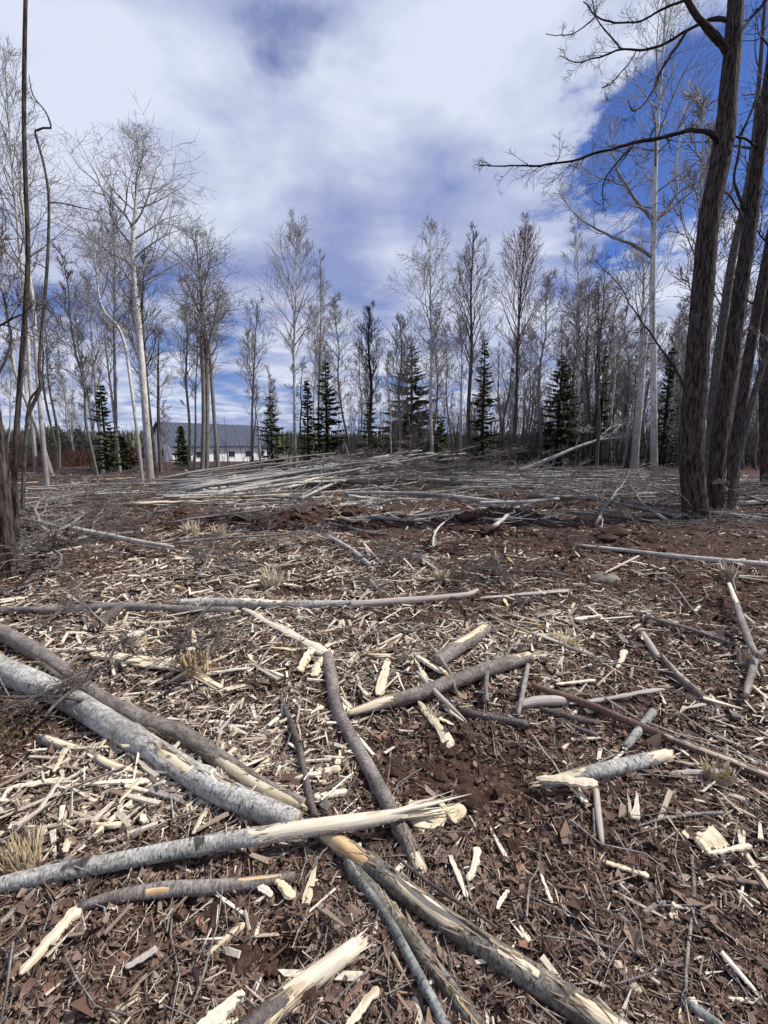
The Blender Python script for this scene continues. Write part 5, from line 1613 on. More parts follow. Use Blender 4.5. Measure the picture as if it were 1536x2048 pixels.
stump(274, 1290, 32, 24, 'small round stump sawn flat, pale yellow, among the chips', 1, cut=True)
stump(392, 1352, 52, 58, 'torn orange brown stump with bristling fibres near the small sawn one', 2, blades=12, big=8, mat='wood_orange')
stump(545, 1172, 44, 38, 'shattered straw coloured stump leaning over pale chips in the middle', 3, spread=0.4)
stump(882, 1160, 30, 24, 'small shattered stump with straw coloured splinters by the dark hollow', 4, spread=0.45)
stump(384, 1072, 30, 32, 'bright torn white stump far out in the cleared strip', 5, spread=0.3, big=7)
stump(438, 1074, 24, 28, 'darker torn stump a step beyond the bright white one', 6, spread=0.3)
stump(1132, 1290, 48, 30, 'low mound of shredded stump fibres fanning over the leaves', 7, spread=1.5, blades=16, big=9)
stump(1458, 1158, 30, 40, 'stump burst open into white petals below the long thin pole', 8, spread=0.5, big=8, blades=5)
stump(46, 1742, 62, 84, 'tall brush of dry brown fibres left of a torn stump near the smooth grey log', 9, blades=34, big=2, spread=0.12, mat='tuft')
stump(1436, 1560, 50, 38, 'ragged brown stump with long upright fibres under the long pole', 10, spread=0.55, blades=8, big=6, mat='tuft')
stump(1490, 1330, 26, 36, 'pale split stump right behind the forked branch', 11, spread=0.3, big=5)
stump(865, 1440, 32, 26, 'cream torn stump beside the jagged splinter and grey log', 12, spread=0.4, blades=8, big=6)
stump(728, 1044, 22, 16, 'torn root stump in the dark churned soil beyond the chips', 13, spread=0.7, mat='chip')
stump(1030, 1078, 20, 22, 'dark torn stump at the rim of the big hollow', 14, spread=0.6, mat='mulch')

# mossy stone
p = gp(1208, 1160)
mb = MB()
n, k = 10, 18
th = np.arange(k) * 2 * math.pi / k
V = []
for i in range(n):
    f_ = i / (n - 1)
    for a_ in th:
        q = 1 + 0.35 * float(fbm(math.cos(a_) * 1.5 + 3, math.sin(a_) * 1.5 + f_ * 2, 4, 2))
        V.append((p[0] + 0.17 * q * math.cos(a_) * math.cos(f_ * 1.5), p[1] + 0.13 * q * math.sin(a_) * math.cos(f_ * 1.5), p[2] - 0.02 + 0.085 * math.sin(f_ * 1.57) * q))
mb.add(V, [grid_faces(n, k)])
tag(mb.build('stone', M['stone'], None, p), 'flat brown-grey stone with moss sunk in the leaves', 'stone')

# ------------------------------------------------------------------ poles piled and strewn across the far clearing
def pole3d(a, b, r0, r1, mat, label, group, bend=0.05):
    a, b = np.array(a, float), np.array(b, float)
    L = np.linalg.norm(b - a)
    side = unit(np.cross(b - a, [0, 0, 1.0]))
    k1, k2 = random.gauss(0, bend) * L, random.gauss(0, bend * 0.5) * L
    P = [a + (b - a) * t + side * (k1 * math.sin(t * 3.1)) + np.array([0, 0, k2 * math.sin(t * 3.1) * 0.5]) + side * random.gauss(0, 0.02) + np.array([0, 0, random.gauss(0, 0.012)]) for t in np.linspace(0, 1, 9)]
    mb = MB()
    mb.tube(P, np.interp(np.linspace(0, 1, 9), [0, 1], [r0, r1]), 8, random.random() * 9)
    for _ in range(random.randint(1, 4)):
        i = random.randint(2, 7)
        d = unit((b - a) * 0.6 + np.array([random.gauss(0, 1), random.gauss(0, 1), random.gauss(0.2, 0.8)]) * L * 0.35)
        q = P[i]
        l = random.uniform(0.15, 0.7)
        mb.tube([q, q + d * l * 0.5, q + d * l + (0, 0, 0.03)], [r1 * 0.7, r1 * 0.45, 0.005], 4, random.random())
    o = mb.build('pole', M[mat], None, (a + b) / 2)
    pa, pb = px_of(a), px_of(b)
    if pa[0] > pb[0]:
        pa, pb = pb, pa
    sl = (pb[1] - pa[1]) / (pb[0] - pa[0] + 1)
    ori = 'level' if abs(sl) < 0.06 else ('rising' if sl < 0 else 'falling')
    row = 'back' if a[1] + b[1] > 38 else ('middle' if a[1] + b[1] > 24 else 'front')
    ln = 'short' if L < 2.2 else ('long' if L > 4.5 else 'mid length')
    th_ = 'thin' if r0 < 0.04 else 'thick'
    base = '{}' + PCOL[mat] + ' pole ' + label + ' ' + landmark((a + b) / 2).replace('behind', 'toward').replace('in the wood ', '')
    return tag(o, uniq(base, [ln, row + ' row', ori, th_ + ' ' + ln, ori + ' ' + row + ' row', ori + ' ' + ln, th_ + ' ' + ori, ori + ' ' + th_ + ' ' + row + ' row']), 'pole', group)


PCOL = {'pole_pale': 'pale barked', 'log_grey': 'mottled grey', 'stick': 'dull grey', 'wood': 'cream stripped', 'wood_grey': 'weathered'}
PM = ['pole_pale', 'pole_pale', 'log_grey', 'stick', 'wood', 'wood_grey']
apex = gp(840, 958)
apex = np.array([apex[0], apex[1], float(h_mac(apex[0], apex[1]))])
for i in range(46):
    a = gp(random.uniform(300, 640), random.uniform(955, 1004), 0.05)
    b = apex + np.array([random.gauss(-0.3, 1.3), random.gauss(0.2, 1.4), random.uniform(0.05, 1.0)])
    ext = random.uniform(0.75, 1.1)
    a[2] += random.uniform(0, 0.12)
    pole3d(a, a + (b - a) * ext, random.uniform(0.028, 0.058), random.uniform(0.012, 0.026), random.choice(PM[:2] + PM), 'of the big heap', 'poles of the big heap')
for i in range(40):
    px, py = random.uniform(-60, 560), random.triangular(945, 1030, 985)
    c = gp(px, py, 0.04)
    L = random.uniform(1.0, 3.8) * (0.7 + c[1] / 40)
    yaw = random.gauss(0.10, 0.3)
    dv = np.array([math.cos(yaw), math.sin(yaw), random.gauss(0.01, 0.02)])
    c[2] += random.uniform(0.0, 0.12)
    pole3d(c - dv * L / 2, c + dv * L / 2, random.uniform(0.016, 0.042), random.uniform(0.007, 0.016), random.choice(PM), 'on the house side', 'poles strewn on the house side')
for i in range(54):
    px, py = random.uniform(900, 1640), random.triangular(940, 1012, 958)
    c = gp(px, py, 0.04)
    L = random.uniform(1.2, 4.6) * (0.6 + c[1] / 40)
    yaw = random.gauss(-0.03, 0.28)
    dv = np.array([math.cos(yaw), math.sin(yaw), random.gauss(0.0, 0.02)])
    c[2] += random.uniform(0.0, 0.22)
    pole3d(c - dv * L / 2, c + dv * L / 2, random.uniform(0.026, 0.058), random.uniform(0.010, 0.02), random.choice(PM[:2] + PM[:4]), 'in the layered row', 'poles in the row before the wood')
for i in range(44):
    px, py = random.uniform(480, 1050), random.uniform(975, 1045)
    c = gp(px, py, 0.04)
    L = random.uniform(0.6, 2.0)
    yaw = random.gauss(0.1, 0.7)
    dv = np.array([math.cos(yaw), math.sin(yaw), random.gauss(0.03, 0.08)])
    pole3d(c - dv * L / 2, c + dv * L / 2, random.uniform(0.018, 0.04), random.uniform(0.008, 0.02), random.choice(PM), 'lying loose before the heap', 'loose poles before the heap')

# ------------------------------------------------------------------ brush: cut branches with their twigs
def proto_brush(seed, L, r, mat):
    rng = random.Random(seed)
    kd = TreeKind((28, 60), 0.0, 0.16, 4, 3, 0.5, 0.0035)
    p = np.array([0, 0, 0.03])
    d = np.array([1.0, 0, 0.04])
    P, R = [p], [r]
    for i in range(9):
        d = unit(d + np.array([0, rng.gauss(0, 0.13), rng.gauss(0.0, 0.06)]))
        p = p + d * L / 9
        p[2] = max(p[2], 0.015)
        P.append(p)
        R.append(r * (1 - 0.85 * (i + 1) / 9) + 0.003)
    mb = MB()
    mb.tube(P, R, 7, rng.random() * 9)
    o = mb.build('cut_branch', mat)
    mb = MB()
    C3, t = catmull(P, L / 14)
    crown_on(mb, C3, np.interp(t, np.linspace(0, 1, 10), R), 0.15, 12, L * 0.36, kd, rng, 0.3, 0.6, 0.35, 1.0)
    for key, items in mb.str.items():
        for j, it in enumerate(items):
            q = np.array(it[0])
            q[:, 2] = np.where(q[:, 2] < 0.0, -q[:, 2] * 0.25 + 0.004, q[:, 2] * 0.75)
            items[j] = (q, it[1], it[2])
    mb.build('twigs', mat, o)
    return o


BR = [proto_brush(400 + i, *a) for i, a in enumerate([(2.2, 0.026, M['brush']), (1.7, 0.018, M['stick_dark']), (2.6, 0.03, M['stick']), (1.4, 0.014, M['brush']), (1.9, 0.02, M['stick']), (1.2, 0.012, M['stick_dark'])])]
BRL = ['grey cut branch with its twigs', 'dark cut branch with fine twigs', 'pale cut branch with spreading twigs', 'small grey cut branch', 'weathered cut branch with bare twigs', 'small dark cut branch']
for o in BR:
    o['category'] = 'branch'
bused = [False] * len(BR)
ALLL = set()
ZONES = [('in the brush by the edge trunk', 20, lambda: (random.uniform(-40, 380), random.triangular(985, 1120, 1050))),
         ('in the tangle of the big heap', 56, lambda: (random.gauss(840, 85), random.triangular(940, 1000, 966))),
         ('in the tangle before the leaning clump', 46, lambda: (random.uniform(1080, 1600), random.triangular(945, 1060, 1000))),
         ('among the poles on the house side', 22, lambda: (random.uniform(0, 640), random.triangular(945, 1010, 975))),
         ('lying loose on the open mulch', 16, lambda: (random.uniform(0, 1536), random.triangular(1040, 1330, 1150))),
         ('over the largest log at the picture edge', 4, lambda: (random.uniform(-40, 330), random.uniform(1320, 1480)))]
for (zn, cnt_, fn) in ZONES:
    for i in range(cnt_):
        px, py = fn()
        c = gp(px, py, 0.03)
        k = random.randrange(len(BR))
        s_ = random.uniform(0.6, 1.1)
        up = random.uniform(0, 0.06)
        if 'heap' in zn:
            up += random.uniform(0, 0.7)
        if 'largest log' in zn:
            k = random.choice([1, 3, 5])
            s_ = random.uniform(0.45, 0.6)
            up = 0.07
        if 'open mulch' in zn:
            s_ *= 0.6
        rz = random.random() * 6.28
        tl = (random.gauss(0, 0.12), random.gauss(-0.06, 0.10))
        if 'leaning clump' in zn or 'heap' in zn:
            tl = (random.gauss(0, 0.15), random.gauss(-0.08, 0.12))
        if 'leaning clump' in zn or 'edge trunk' in zn:
            s_ *= 1.35 if 'clump' in zn else 1.1
        if 'leaning clump' in zn:
            k = random.choice([0, 2, 2, 4, 3])
        b1 = 'large' if s_ > 0.9 else 'small'
        b2 = 'upraised' if tl[1] < -0.06 else 'low lying'
        b3 = 'crosswise' if abs(math.sin(rz)) < 0.5 else 'lengthwise'
        lab = uniq('{}' + BRL[k] + ' ' + zn, [b1, b2, b3, b1 + ' ' + b2, b1 + ' ' + b3, b2 + ' ' + b3])
        if lab in ALLL:
            lab = uniq('{}' + BRL[k] + ' in the brush ' + landmark((c[0], c[1], c[2])), [b1, b2, b3, b1 + ' ' + b2, b1 + ' ' + b3, b2 + ' ' + b3])
        ALLL.add(lab)
        gpn = 'cut branches ' + zn
        z = (c[0], c[1], c[2] + up)
        if bused[k]:
            clone(BR[k], z, rz, s_, lab, gpn, tl)
        else:
            bused[k] = True
            o = BR[k]
            o.location, o.rotation_euler, o.scale = z, (tl[0], tl[1], rz), (s_,) * 3
            o['label'], o['group'] = lab, gpn

# ------------------------------------------------------------------ loose litter
def zone_density(x, y):
    """how thickly pale chips cover the ground"""
    dn = 0.30 + 1.7 * fbm(x * 1.1 + 7, y * 1.1, 55, 4)
    for (px, py, rx, ry, amt) in ZD:
        c = flat(px, py)
        dn = dn + amt * np.exp(-((x - c[0]) / rx) ** 2 - ((y - c[1]) / ry) ** 2)
    return np.clip(dn, 0.03, 1.2)


ZD = [(250, 1250, 1.5, 0.7, 0.9), (600, 1110, 1.5, 0.9, 1.0), (450, 1160, 1.8, 0.8, 0.8), (120, 1560, 0.45, 0.3, 0.5), (640, 1560, 0.3, 0.3, 0.35), (700, 1300, 0.9, 0.7, 0.25),
      (1150, 1230, 0.5, 0.35, 0.6), (1000, 1280, 0.8, 0.5, 0.3), (930, 1550, 0.40, 0.26, -0.8), (560, 1040, 2.5, 0.5, -0.2), (980, 1075, 1.6, 0.5, -0.35), (300, 1900, 0.5, 0.4, -0.5),
      (1250, 1080, 1.8, 0.8, -0.4), (1300, 1450, 0.5, 0.3, -0.35), (1120, 1760, 0.4, 0.25, -0.45), (1400, 1760, 0.25, 0.25, 0.25), (1350, 1000, 3, 1.0, -0.3), (600, 1180, 0.4, 0.18, -0.7), (850, 1960, 0.5, 0.25, -0.25), (1250, 1950, 0.4, 0.2, -0.2), (250, 1980, 0.4, 0.2, -0.3)]


def scatter(n, rmin, rmax, amax, dens=None, seed=0, pw=1.0):
    """points on the ground, thinning out with distance like litter one can still see"""
    r_ = np.random.default_rng(seed)
    out = np.zeros((0, 2))
    while len(out) < n:
        m_ = n * 3
        u = r_.random(m_)
        if pw == 1.0:
            rr = rmin * (rmax / rmin) ** u
        else:
            e = pw
            rr = (rmin ** e + (rmax ** e - rmin ** e) * u) ** (1 / e)
        aa = r_.uniform(-amax, amax, m_)
        x, y = rr * np.sin(aa), rr * np.cos(aa)
        if dens is not None:
            k = r_.random(m_) < dens(x, y)
            x, y = x[k], y[k]
        out = np.vstack([out, np.stack([x, y], 1)])
    return out[:n]


def bare_ok(x, y):
    k = np.ones_like(x)
    for (px, py, rx, ry, amt) in [(930, 1545, 0.36, 0.22, 0.93), (560, 1925, 0.09, 0.07, 0.9), (600, 1182, 0.3, 0.14, 0.85), (980, 1070, 0.45, 0.2, 0.95), (700, 1050, 0.5, 0.2, 0.6), (900, 1105, 0.35, 0.14, 0.6), (1110, 1720, 0.3, 0.12, 0.5)]:
        c = flat(px, py)
        k = k - amt * np.exp(-(((x - c[0]) / rx) ** 2 + ((y - c[1]) / ry) ** 2) ** 2)
    return np.clip(k, 0, 1)


def rot_pts(local, yaw, pitch, roll):
    """local: (m, k, 3) -> rotated"""
    cy, sy = np.cos(yaw)[:, None], np.sin(yaw)[:, None]
    cp, sp_ = np.cos(pitch)[:, None], np.sin(pitch)[:, None]
    cr, sr = np.cos(roll)[:, None], np.sin(roll)[:, None]
    x, y, z = local[..., 0], local[..., 1], local[..., 2]
    y, z = y * cr - z * sr, y * sr + z * cr
    x, z = x * cp - z * sp_, x * sp_ + z * cp
    x, y = x * cy - y * sy, x * sy + y * cy
    return np.stack([x, y, z], -1)


def chips_stuff(name, mat, label, n, seed, rmin, rmax, lmean, ratio, dens, tilt=0.22, zoff=0.006, cat='wood chips'):
    r_ = np.random.default_rng(seed)
    p = scatter(n, rmin, rmax, math.radians(48), dens, seed, 1.0)
    m_ = len(p)
    d = np.hypot(p[:, 0], p[:, 1])
    L = lmean * np.exp(r_.normal(-0.1, 0.72 if mat == 'chip' else 0.5, m_)) * (0.85 + 0.06 * np.minimum(d, 14))
    wv = np.clip(L * ratio * np.exp(r_.normal(0, 0.5, m_)), 0.0015, 0.022 if mat == 'chip' else 0.009) * (0.8 + 0.06 * d)
    th = wv * r_.uniform(0.15, 0.5, m_)
    loc = np.zeros((m_, 8, 3))
    tp = r_.uniform(0.15, 0.9, m_)
    sk = r_.normal(0, 0.25, m_)
    bend = r_.normal(0, 0.10, m_) * L
    for k, (a, b) in enumerate(((-1, -1), (1, -1), (0.8, 1), (-0.8, 1))):
        loc[:, k] = np.stack([-L / 2 * (1 + 0.15 * a * sk), a * wv / 2, b * th / 2], 1)
        loc[:, 4 + k] = np.stack([L / 2 * (1 + 0.25 * a * sk), a * wv / 2 * tp + bend * 0.3, b * th / 2 * tp + np.abs(bend) * 0.2], 1)
    R = rot_pts(loc, r_.uniform(0, 6.283, m_), r_.normal(0, tilt, m_), r_.normal(0, 0.35, m_))
    z = h_all(p[:, 0], p[:, 1]) + zoff + np.abs(r_.normal(0, 0.008, m_)) + L * 0.04
    R += np.stack([p[:, 0], p[:, 1], z], 1)[:, None]
    V = R.reshape(-1, 3)
    base = np.arange(m_)[:, None, None] * 8
    q = np.array([(1, 2, 6, 5), (2, 3, 7, 6), (3, 0, 4, 7), (4, 5, 6, 7), (3, 2, 1, 0)][:4 if mat == 'chip' else 3])[None] + base
    mb = MB()
    mb.add(V, [q.reshape(-1, 4)], np.repeat(r_.random(m_), 8))
    o = mb.build(name, M[mat], smooth=False)
    return tag(o, label, cat, None, 'stuff')


def dens_chip(x, y):
    return zone_density(x, y) * bare_ok(x, y)


def dens_mulch(x, y):
    return bare_ok(x, y) * (1.0 - 0.35 * np.clip(zone_density(x, y), 0, 1))


chips_stuff('wood_chips', 'chip', 'countless pale wood chips and slivers strewn over the clearing', 40000, 901, 0.75, 26, 0.034, 0.135, dens_chip)
chips_stuff('bark_mulch', 'mulch', 'dark mulch of shredded bark and twigs covering the soil', 38000, 902, 0.7, 24, 0.034, 0.11, dens_mulch, 0.25, 0.002, 'mulch')


def leaves_stuff(n, seed):
    r_ = np.random.default_rng(seed)
    p = scatter(n, 0.7, 20, math.radians(48), dens_mulch, seed, 1.0)
    m_ = len(p)
    d = np.hypot(p[:, 0], p[:, 1])
    L = 0.027 * np.exp(r_.normal(0, 0.35, m_)) * (0.8 + 0.11 * d)
    k = 6
    ang = np.arange(k)[None] * (6.283 / k) + r_.normal(0, 0.16, (m_, k))
    rad = L[:, None] * 0.5 * r_.uniform(0.55, 1.1, (m_, k))
    asp = r_.uniform(0.35, 0.85, m_)[:, None]
    lx, ly = rad * np.cos(ang), rad * np.sin(ang) * asp
    c1, c2 = r_.normal(0.9, 1.4, m_)[:, None] / L[:, None], r_.normal(0.4, 0.9, m_)[:, None] / L[:, None]
    loc = np.zeros((m_, k + 1, 3))
    loc[:, :k] = np.stack([lx, ly, c1 * ly * ly + c2 * lx * lx + r_.normal(0, 0.06, (m_, k)) * L[:, None]], -1)
    R = rot_pts(loc, r_.uniform(0, 6.283, m_), r_.normal(0, 0.35, m_), r_.normal(0, 0.35, m_))
    z = h_all(p[:, 0], p[:, 1]) + 0.005 + np.abs(r_.normal(0, 0.005, m_))
    R += np.stack([p[:, 0], p[:, 1], z], 1)[:, None]
    base = np.arange(m_)[:, None, None] * (k + 1)
    t = np.array([(i_, (i_ + 1) % k, k) for i_ in range(k)])[None] + base
    mb = MB()
    mb.add(R.reshape(-1, 3), [t.reshape(-1, 3)], np.repeat(r_.random(m_), k + 1))
    tag(mb.build('leaf_litter', M['leaf'], smooth=True), 'dead brown leaves littering the soil', 'leaf litter', None, 'stuff')


leaves_stuff(24000, 903)

# crumbs of bark and leaf covering the soil close by
def crumbs(n, seed):
    r_ = np.random.default_rng(seed)
    p = scatter(n, 0.65, 6.0, math.radians(48), bare_ok, seed, 1.0)
    m_ = len(p)
    d = np.hypot(p[:, 0], p[:, 1])
    L = 0.012 * np.exp(r_.normal(0, 0.5, m_)) * (0.7 + 0.3 * d)
    ang = r_.uniform(0, 6.283, (m_, 1)) + np.array([[0, 1.3, 3.1, 4.6]]) + r_.normal(0, 0.35, (m_, 4))
    rad = L[:, None] * r_.uniform(0.4, 1.0, (m_, 4)) * np.array([[1, 0.5, 1, 0.5]])
    loc = np.stack([rad * np.cos(ang), rad * np.sin(ang), r_.normal(0, 0.25, (m_, 4)) * L[:, None]], -1)
    z = h_all(p[:, 0], p[:, 1]) + 0.003 + np.abs(r_.normal(0, 0.004, m_))
    R = loc + np.stack([p[:, 0], p[:, 1], z], 1)[:, None]
    q = np.arange(m_)[:, None] * 4 + np.array([[0, 1, 2, 3]])
    mb = MB()
    mb.add(R.reshape(-1, 3), [q], np.repeat(r_.random(m_), 4))
    tag(mb.build('crumbs', M['mulch'], smooth=False), 'crumbs of bark and leaf over the dark soil', 'crumbs', None, 'stuff')


crumbs(60000, 906)
chips_stuff('wood_fibres', 'fibre', 'thin torn fibres of wood and stalks matted over the soil', 29000, 907, 0.65, 13, 0.028, 0.06, lambda x, y: bare_ok(x, y) * (0.35 + 0.65 * np.clip(zone_density(x, y), 0, 1)), 0.25, 0.006, 'wood fibres')

# clods of churned soil
mb = MB()
r_ = np.random.default_rng(911)
ico = [(0, 0, 1)] + [(0.89 * math.cos(k * 1.2566), 0.89 * math.sin(k * 1.2566), 0.35) for k in range(5)] + [(0.95 * math.cos(k * 1.2566 + 0.63), 0.95 * math.sin(k * 1.2566 + 0.63), -0.4) for k in range(5)]
ico = np.array(ico)
fc = [(0, 1 + k, 1 + (k + 1) % 5) for k in range(5)] + [(1 + k, 6 + k, 1 + (k + 1) % 5) for k in range(5)] + [(6 + k, 6 + (k + 1) % 5, 1 + (k + 1) % 5) for k in range(5)]
fc = np.array(fc)
for (px, py, sx_, sy_, n_) in [(985, 1060, 0.8, 0.4, 420), (690, 1045, 1.2, 0.35, 360), (500, 1035, 1.6, 0.5, 300), (900, 1108, 0.5, 0.25, 160), (930, 1550, 0.3, 0.2, 220), (600, 1180, 0.4, 0.2, 120), (1150, 1080, 1.4, 0.5, 260), (1110, 1740, 0.3, 0.2, 120), (300, 1900, 0.4, 0.25, 160)]:
    c = gp(px, py)
    for _ in range(n_):
        x, y = c[0] + r_.normal(0, sx_), c[1] + r_.normal(0, sy_)
        q = 0.010 * math.exp(r_.normal(0, 0.55)) * (0.5 + 0.33 * max(y, 0.5))
        v = ico * (q * r_.uniform(0.6, 1.3, (11, 1))) * np.array([r_.uniform(0.8, 1.6), r_.uniform(0.8, 1.5), r_.uniform(0.5, 0.9)])
        mb.add(v + np.array([x, y, float(h_all(x, y)) + q * 0.15]), [fc])
tag(mb.build('soil_clods', M['soil'], smooth=False), 'clods of churned red-brown soil round the hollows', 'soil clods', None, 'stuff')

# fine loose twigs (uncountable)
mb = MB()
r_ = np.random.default_rng(904)
pts = scatter(5200, 0.8, 30, math.radians(48), lambda x, y: np.clip(0.10 + 0.9 * np.clip((y - 6) / 8, 0, 1), 0, 1) * bare_ok(x, y), 904)
hz = h_all(pts[:, 0], pts[:, 1])
for i in range(len(pts)):
    x, y = pts[i]
    L = 0.11 * math.exp(r_.normal(0, 0.6)) * (0.8 + 0.16 * y)
    a = r_.uniform(0, 6.28) if y < 8 else r_.normal(0, 0.6)
    dv = np.array([math.cos(a), math.sin(a), 0])
    sv = np.array([-dv[1], dv[0], 0])
    c = np.array([x, y, hz[i] + 0.012])
    k1, k2 = r_.normal(0, 0.08) * L, r_.normal(0, 0.08) * L
    e1, e2 = abs(r_.normal(0, 0.06)) * L, abs(r_.normal(0, 0.10)) * L
    rr = min(0.011, 0.0010 + L * 0.009)
    mb.tube([c - dv * L / 2 + (0, 0, e1 * 0.5), c - dv * L / 6 + sv * k1 + (0, 0, e1), c + dv * L / 6 + sv * k2 + (0, 0, e2), c + dv * L / 2 + (0, 0, e2 * 1.5)], [rr, rr * 0.9, rr * 0.7, rr * 0.4], 3, r_.random() * 9)
tag(mb.build('loose_twigs', M['stick']), 'fine loose twigs scattered all over the clearing', 'twigs', None, 'stuff')

# dry grass / moss patches
mb = MB()
for (px, py, n_, sp_, hh) in [(1330, 1148, 110, 0.10, 0.05), (8, 1480, 60, 0.06, 0.05), (545, 1352, 70, 0.09, 0.03), (1225, 1165, 60, 0.10, 0.02), (1395, 1960, 120, 0.05, 0.012), (20, 1845, 90, 0.05, 0.012), (265, 1855, 60, 0.04, 0.01)]:
    c = gp(px, py)
    for _ in range(n_):
        x, y = c[0] + random.gauss(0, sp_), c[1] + random.gauss(0, sp_ * 0.6)
        z = float(h_all(x, y))
        v, f, bk = shard((x, y, z), (random.gauss(0, 0.5), random.gauss(0, 0.5), 1), hh * random.uniform(0.5, 1.4), 0.004, 0.002, (random.gauss(0, 1), random.gauss(0, 1), 0), 3)
        mb.add(v, f, random.random(), bk)
tag(mb.build('grass', M['grass'], smooth=False), 'small patches of green grass and moss', 'grass', None, 'stuff')


# individual splinters, twigs and leaves: the ones that show largest
def proto_splinter(seed, L, wv, mat):
    rng = random.Random(seed)
    mb = MB()
    v, f, bk = shard((-L / 2, 0, 0), (1, 0, 0), L, wv, wv * 0.35, (0, rng.gauss(0, 0.2), 1), 7, rng, rng.uniform(0.5, 1.0), 0.5)
    mb.add(v, f, rng.random(), bk)
    if rng.random() < 0.5:
        v, f, bk = shard((-L * 0.3, wv * 0.3, 0), (1, 0.12, 0.03), L * 0.7, wv * 0.4, wv * 0.25, (0, 0, 1), 5, rng, 0.9, 0.4)
        mb.add(v, f, rng.random(), bk)
    o = mb.build('wood_splinter', M[mat], smooth=False)
    o['category'] = 'splinter'
    return o


SPK = [('wood_white', 'white split wood sliver'), ('wood', 'cream split wood sliver'), ('wood_grey', 'weathered grey wood sliver'), ('wood_white', 'narrow white wood sliver'),
       ('wood', 'broad cream wood flake'), ('log_brown', 'strip of brown bark'), ('wood_orange', 'orange tinted wood sliver'), ('wood_white', 'ragged white wood flake')]
SP = [proto_splinter(500 + i, *a) for i, a in enumerate([(0.16, 0.018, 'wood_white'), (0.15, 0.022, 'wood'), (0.2, 0.02, 'wood_grey'), (0.18, 0.010, 'wood_white'), (0.10, 0.03, 'wood'), (0.14, 0.028, 'log_brown'), (0.12, 0.018, 'wood_orange'), (0.11, 0.026, 'wood_white')])]


def where(x, y):
    if y < 1.35:
        return 'on the dark mulch nearest the bottom edge' if x < 0.1 else 'on the dark leaves beside the thick mottled log'
    if y < 2.4:
        return 'on the ground around the largest grey log' if x < -0.25 else ('on the soil around the slim dark log' if x < 0.5 else 'on the leaves around the short grey log')
    if y < 4.2:
        return 'among the pale chips before the crosswise logs' if x < 0.2 else 'among the leaves below the mossy stone'
    return 'on the pale chips of the open middle' if x < 0.5 else 'on the brown leaves before the leaning clump'


def place_many(protos, kinds, name, n, seed, rmin, rmax, dens, smin, smax, zoff, noun, tilt=0.12):
    r_ = np.random.default_rng(seed)
    p = scatter(n, rmin, rmax, math.radians(41), dens, seed)
    hz = h_all(p[:, 0], p[:, 1])
    us = [False] * len(protos)
    for i in range(n):
        k = int(r_.integers(len(protos)))
        x, y = p[i]
        s_ = r_.uniform(smin, smax) * (0.75 + 0.18 * min(y, 7))
        loc = (x, y, hz[i] + zoff * s_)
        rot = (r_.normal(0, 0.25), r_.normal(-0.03, tilt), r_.uniform(0, 6.28))
        wh = where(x, y)
        sz = 'small' if s_ < (smin + smax) / 2 * (0.75 + 0.18 * min(y, 7)) else 'big'
        ori = 'crosswise' if abs(math.sin(rot[2])) < 0.42 else ('lengthwise' if abs(math.cos(rot[2])) < 0.42 else 'slanting')
        tp_ = 'tipped up' if abs(rot[1]) > 0.12 else 'flat lying'
        lab = uniq('{}' + kinds[k] + ' ' + wh, [ori, sz, sz + ' ' + ori, tp_ + ' ' + ori, tp_ + ' ' + sz, tp_ + ' ' + sz + ' ' + ori])
        gr = noun + ' ' + wh
        if us[k]:
            clone(protos[k], loc, rot[2], s_, lab, gr, rot[:2])
        else:
            us[k] = True
            o = protos[k]
            o.location, o.rotation_euler, o.scale = loc, rot, (s_,) * 3
            o['label'], o['group'] = lab, gr


place_many(SP, [k_[1] for k_ in SPK], 'wood_splinter', 255, 701, 0.8, 8.0, dens_chip, 0.5, 1.15, 0.02, 'wood slivers')


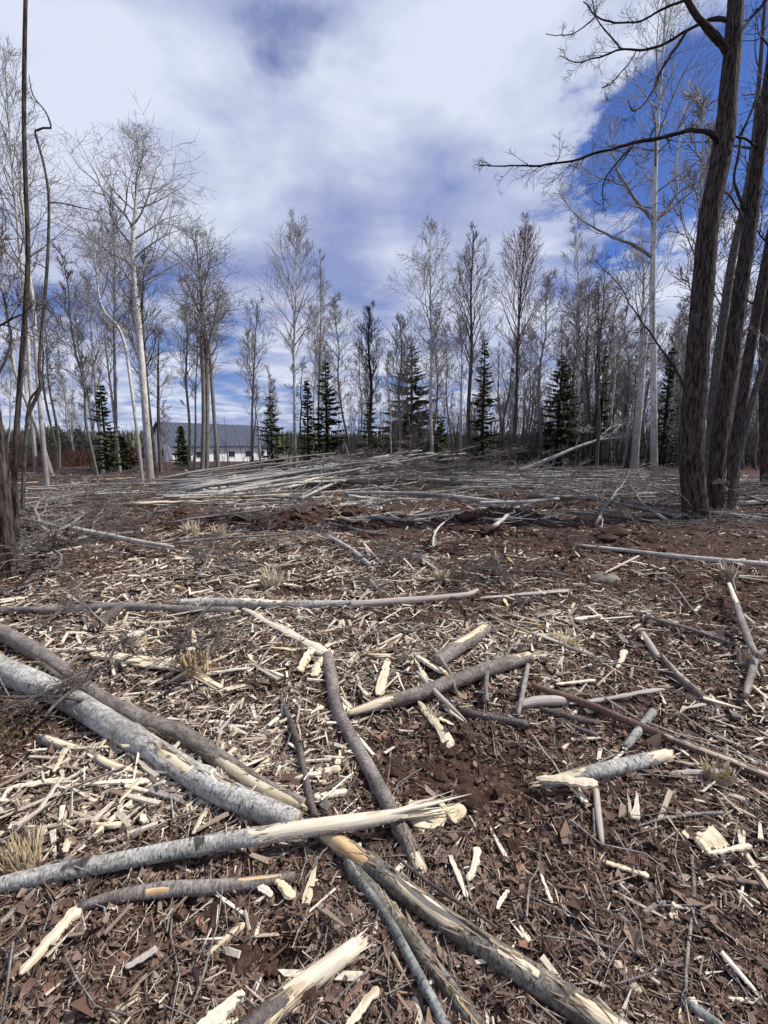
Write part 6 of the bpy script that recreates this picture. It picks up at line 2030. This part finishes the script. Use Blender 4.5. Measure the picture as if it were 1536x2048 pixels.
def proto_leaf(seed, mat):
    rng = random.Random(seed)
    lob = rng.choice([3, 5, 5, 7])
    n = 22
    V = [(0, 0, 0.004)]
    for i in range(n):
        a = i / n * 6.283
        r = 0.03 * (0.62 + 0.38 * abs(math.cos(a * lob / 2))) * (1.25 if abs(a - 3.14) > 2.3 else 0.9) * rng.uniform(0.9, 1.1)
        x, y = r * math.cos(a) * 1.25, r * math.sin(a) * 0.85
        V.append((x, y, 0.012 * math.sin(x * 80 + seed) + 14 * y * y * rng.uniform(0.3, 1.2)))
    mb = MB()
    mb.add(V, [np.array([(0, 1 + i, 1 + (i + 1) % n) for i in range(n)])], rng.random())
    mb.tube([(-0.028, 0, 0.004), (-0.045, 0.004, 0.003), (-0.065, 0.002, 0.006)], [0.0012, 0.001, 0.0008], 3)
    o = mb.build('dead_leaf', M['bigleaf'], smooth=True)
    o['category'] = 'leaf'
    return o


LF = [proto_leaf(600 + i, None) for i in range(6)]
place_many(LF, ['curled brown lobed leaf', 'flat tan dead leaf', 'crumpled brown dead leaf', 'tan lobed dead leaf', 'small curled dead leaf', 'dark brown dead leaf'], 'dead_leaf', 240, 702, 0.8, 4.0, dens_mulch, 0.4, 0.85, 0.014, 'dead leaves', 0.25)
p = gp(886, 1716, 0.02)
clone(LF[0], p, 0.4, 1.25, 'large orange-brown lobed leaf beside the end of the slim dark log', None, (0.1, -0.2))


def proto_stick(seed, L, r, mat):
    rng = random.Random(seed)
    P = []
    y = z = 0.0
    for i in range(7):
        P.append((-L / 2 + L * i / 6, y, z))
        y += rng.gauss(0, L * 0.02)
        z = max(0, z + rng.gauss(0, L * 0.006))
    mb = MB()
    mb.tube(P, [r * f_ for f_ in (1, 1.02, 0.95, 0.9, 0.8, 0.7, 0.5)], 7, rng.random() * 9)
    for _ in range(rng.randint(0, 2)):
        i = rng.randint(2, 5)
        q = np.array(P[i])
        d = unit(np.array([0.7, rng.choice([-1, 1]) * 0.6, 0.25]))
        l = L * rng.uniform(0.12, 0.3)
        mb.tube([q, q + d * l * 0.5, q + d * l], [r * 0.5, r * 0.4, r * 0.25], 5, rng.random())
    o = mb.build('stick', M[mat])
    o['category'] = 'stick'
    return o


ST = [proto_stick(800 + i, *a) for i, a in enumerate([(0.5, 0.008, 'stick'), (0.4, 0.006, 'stick_dark'), (0.65, 0.011, 'stick'), (0.35, 0.010, 'stick_dark'), (0.3, 0.012, 'log_brown'), (0.45, 0.007, 'log_red'), (0.55, 0.006, 'wood_grey')])]
place_many(ST, ['grey broken stick', 'thin dark stick', 'grey side-twigged stick', 'short dark stick', 'stout short brown stick', 'reddish thin stick', 'weathered thin stick'], 'stick', 110, 703, 0.9, 9.0, lambda x, y: bare_ok(x, y) * np.clip(0.25 + 0.25 * y, 0, 1), 0.35, 0.8, 0.012, 'sticks', 0.05)
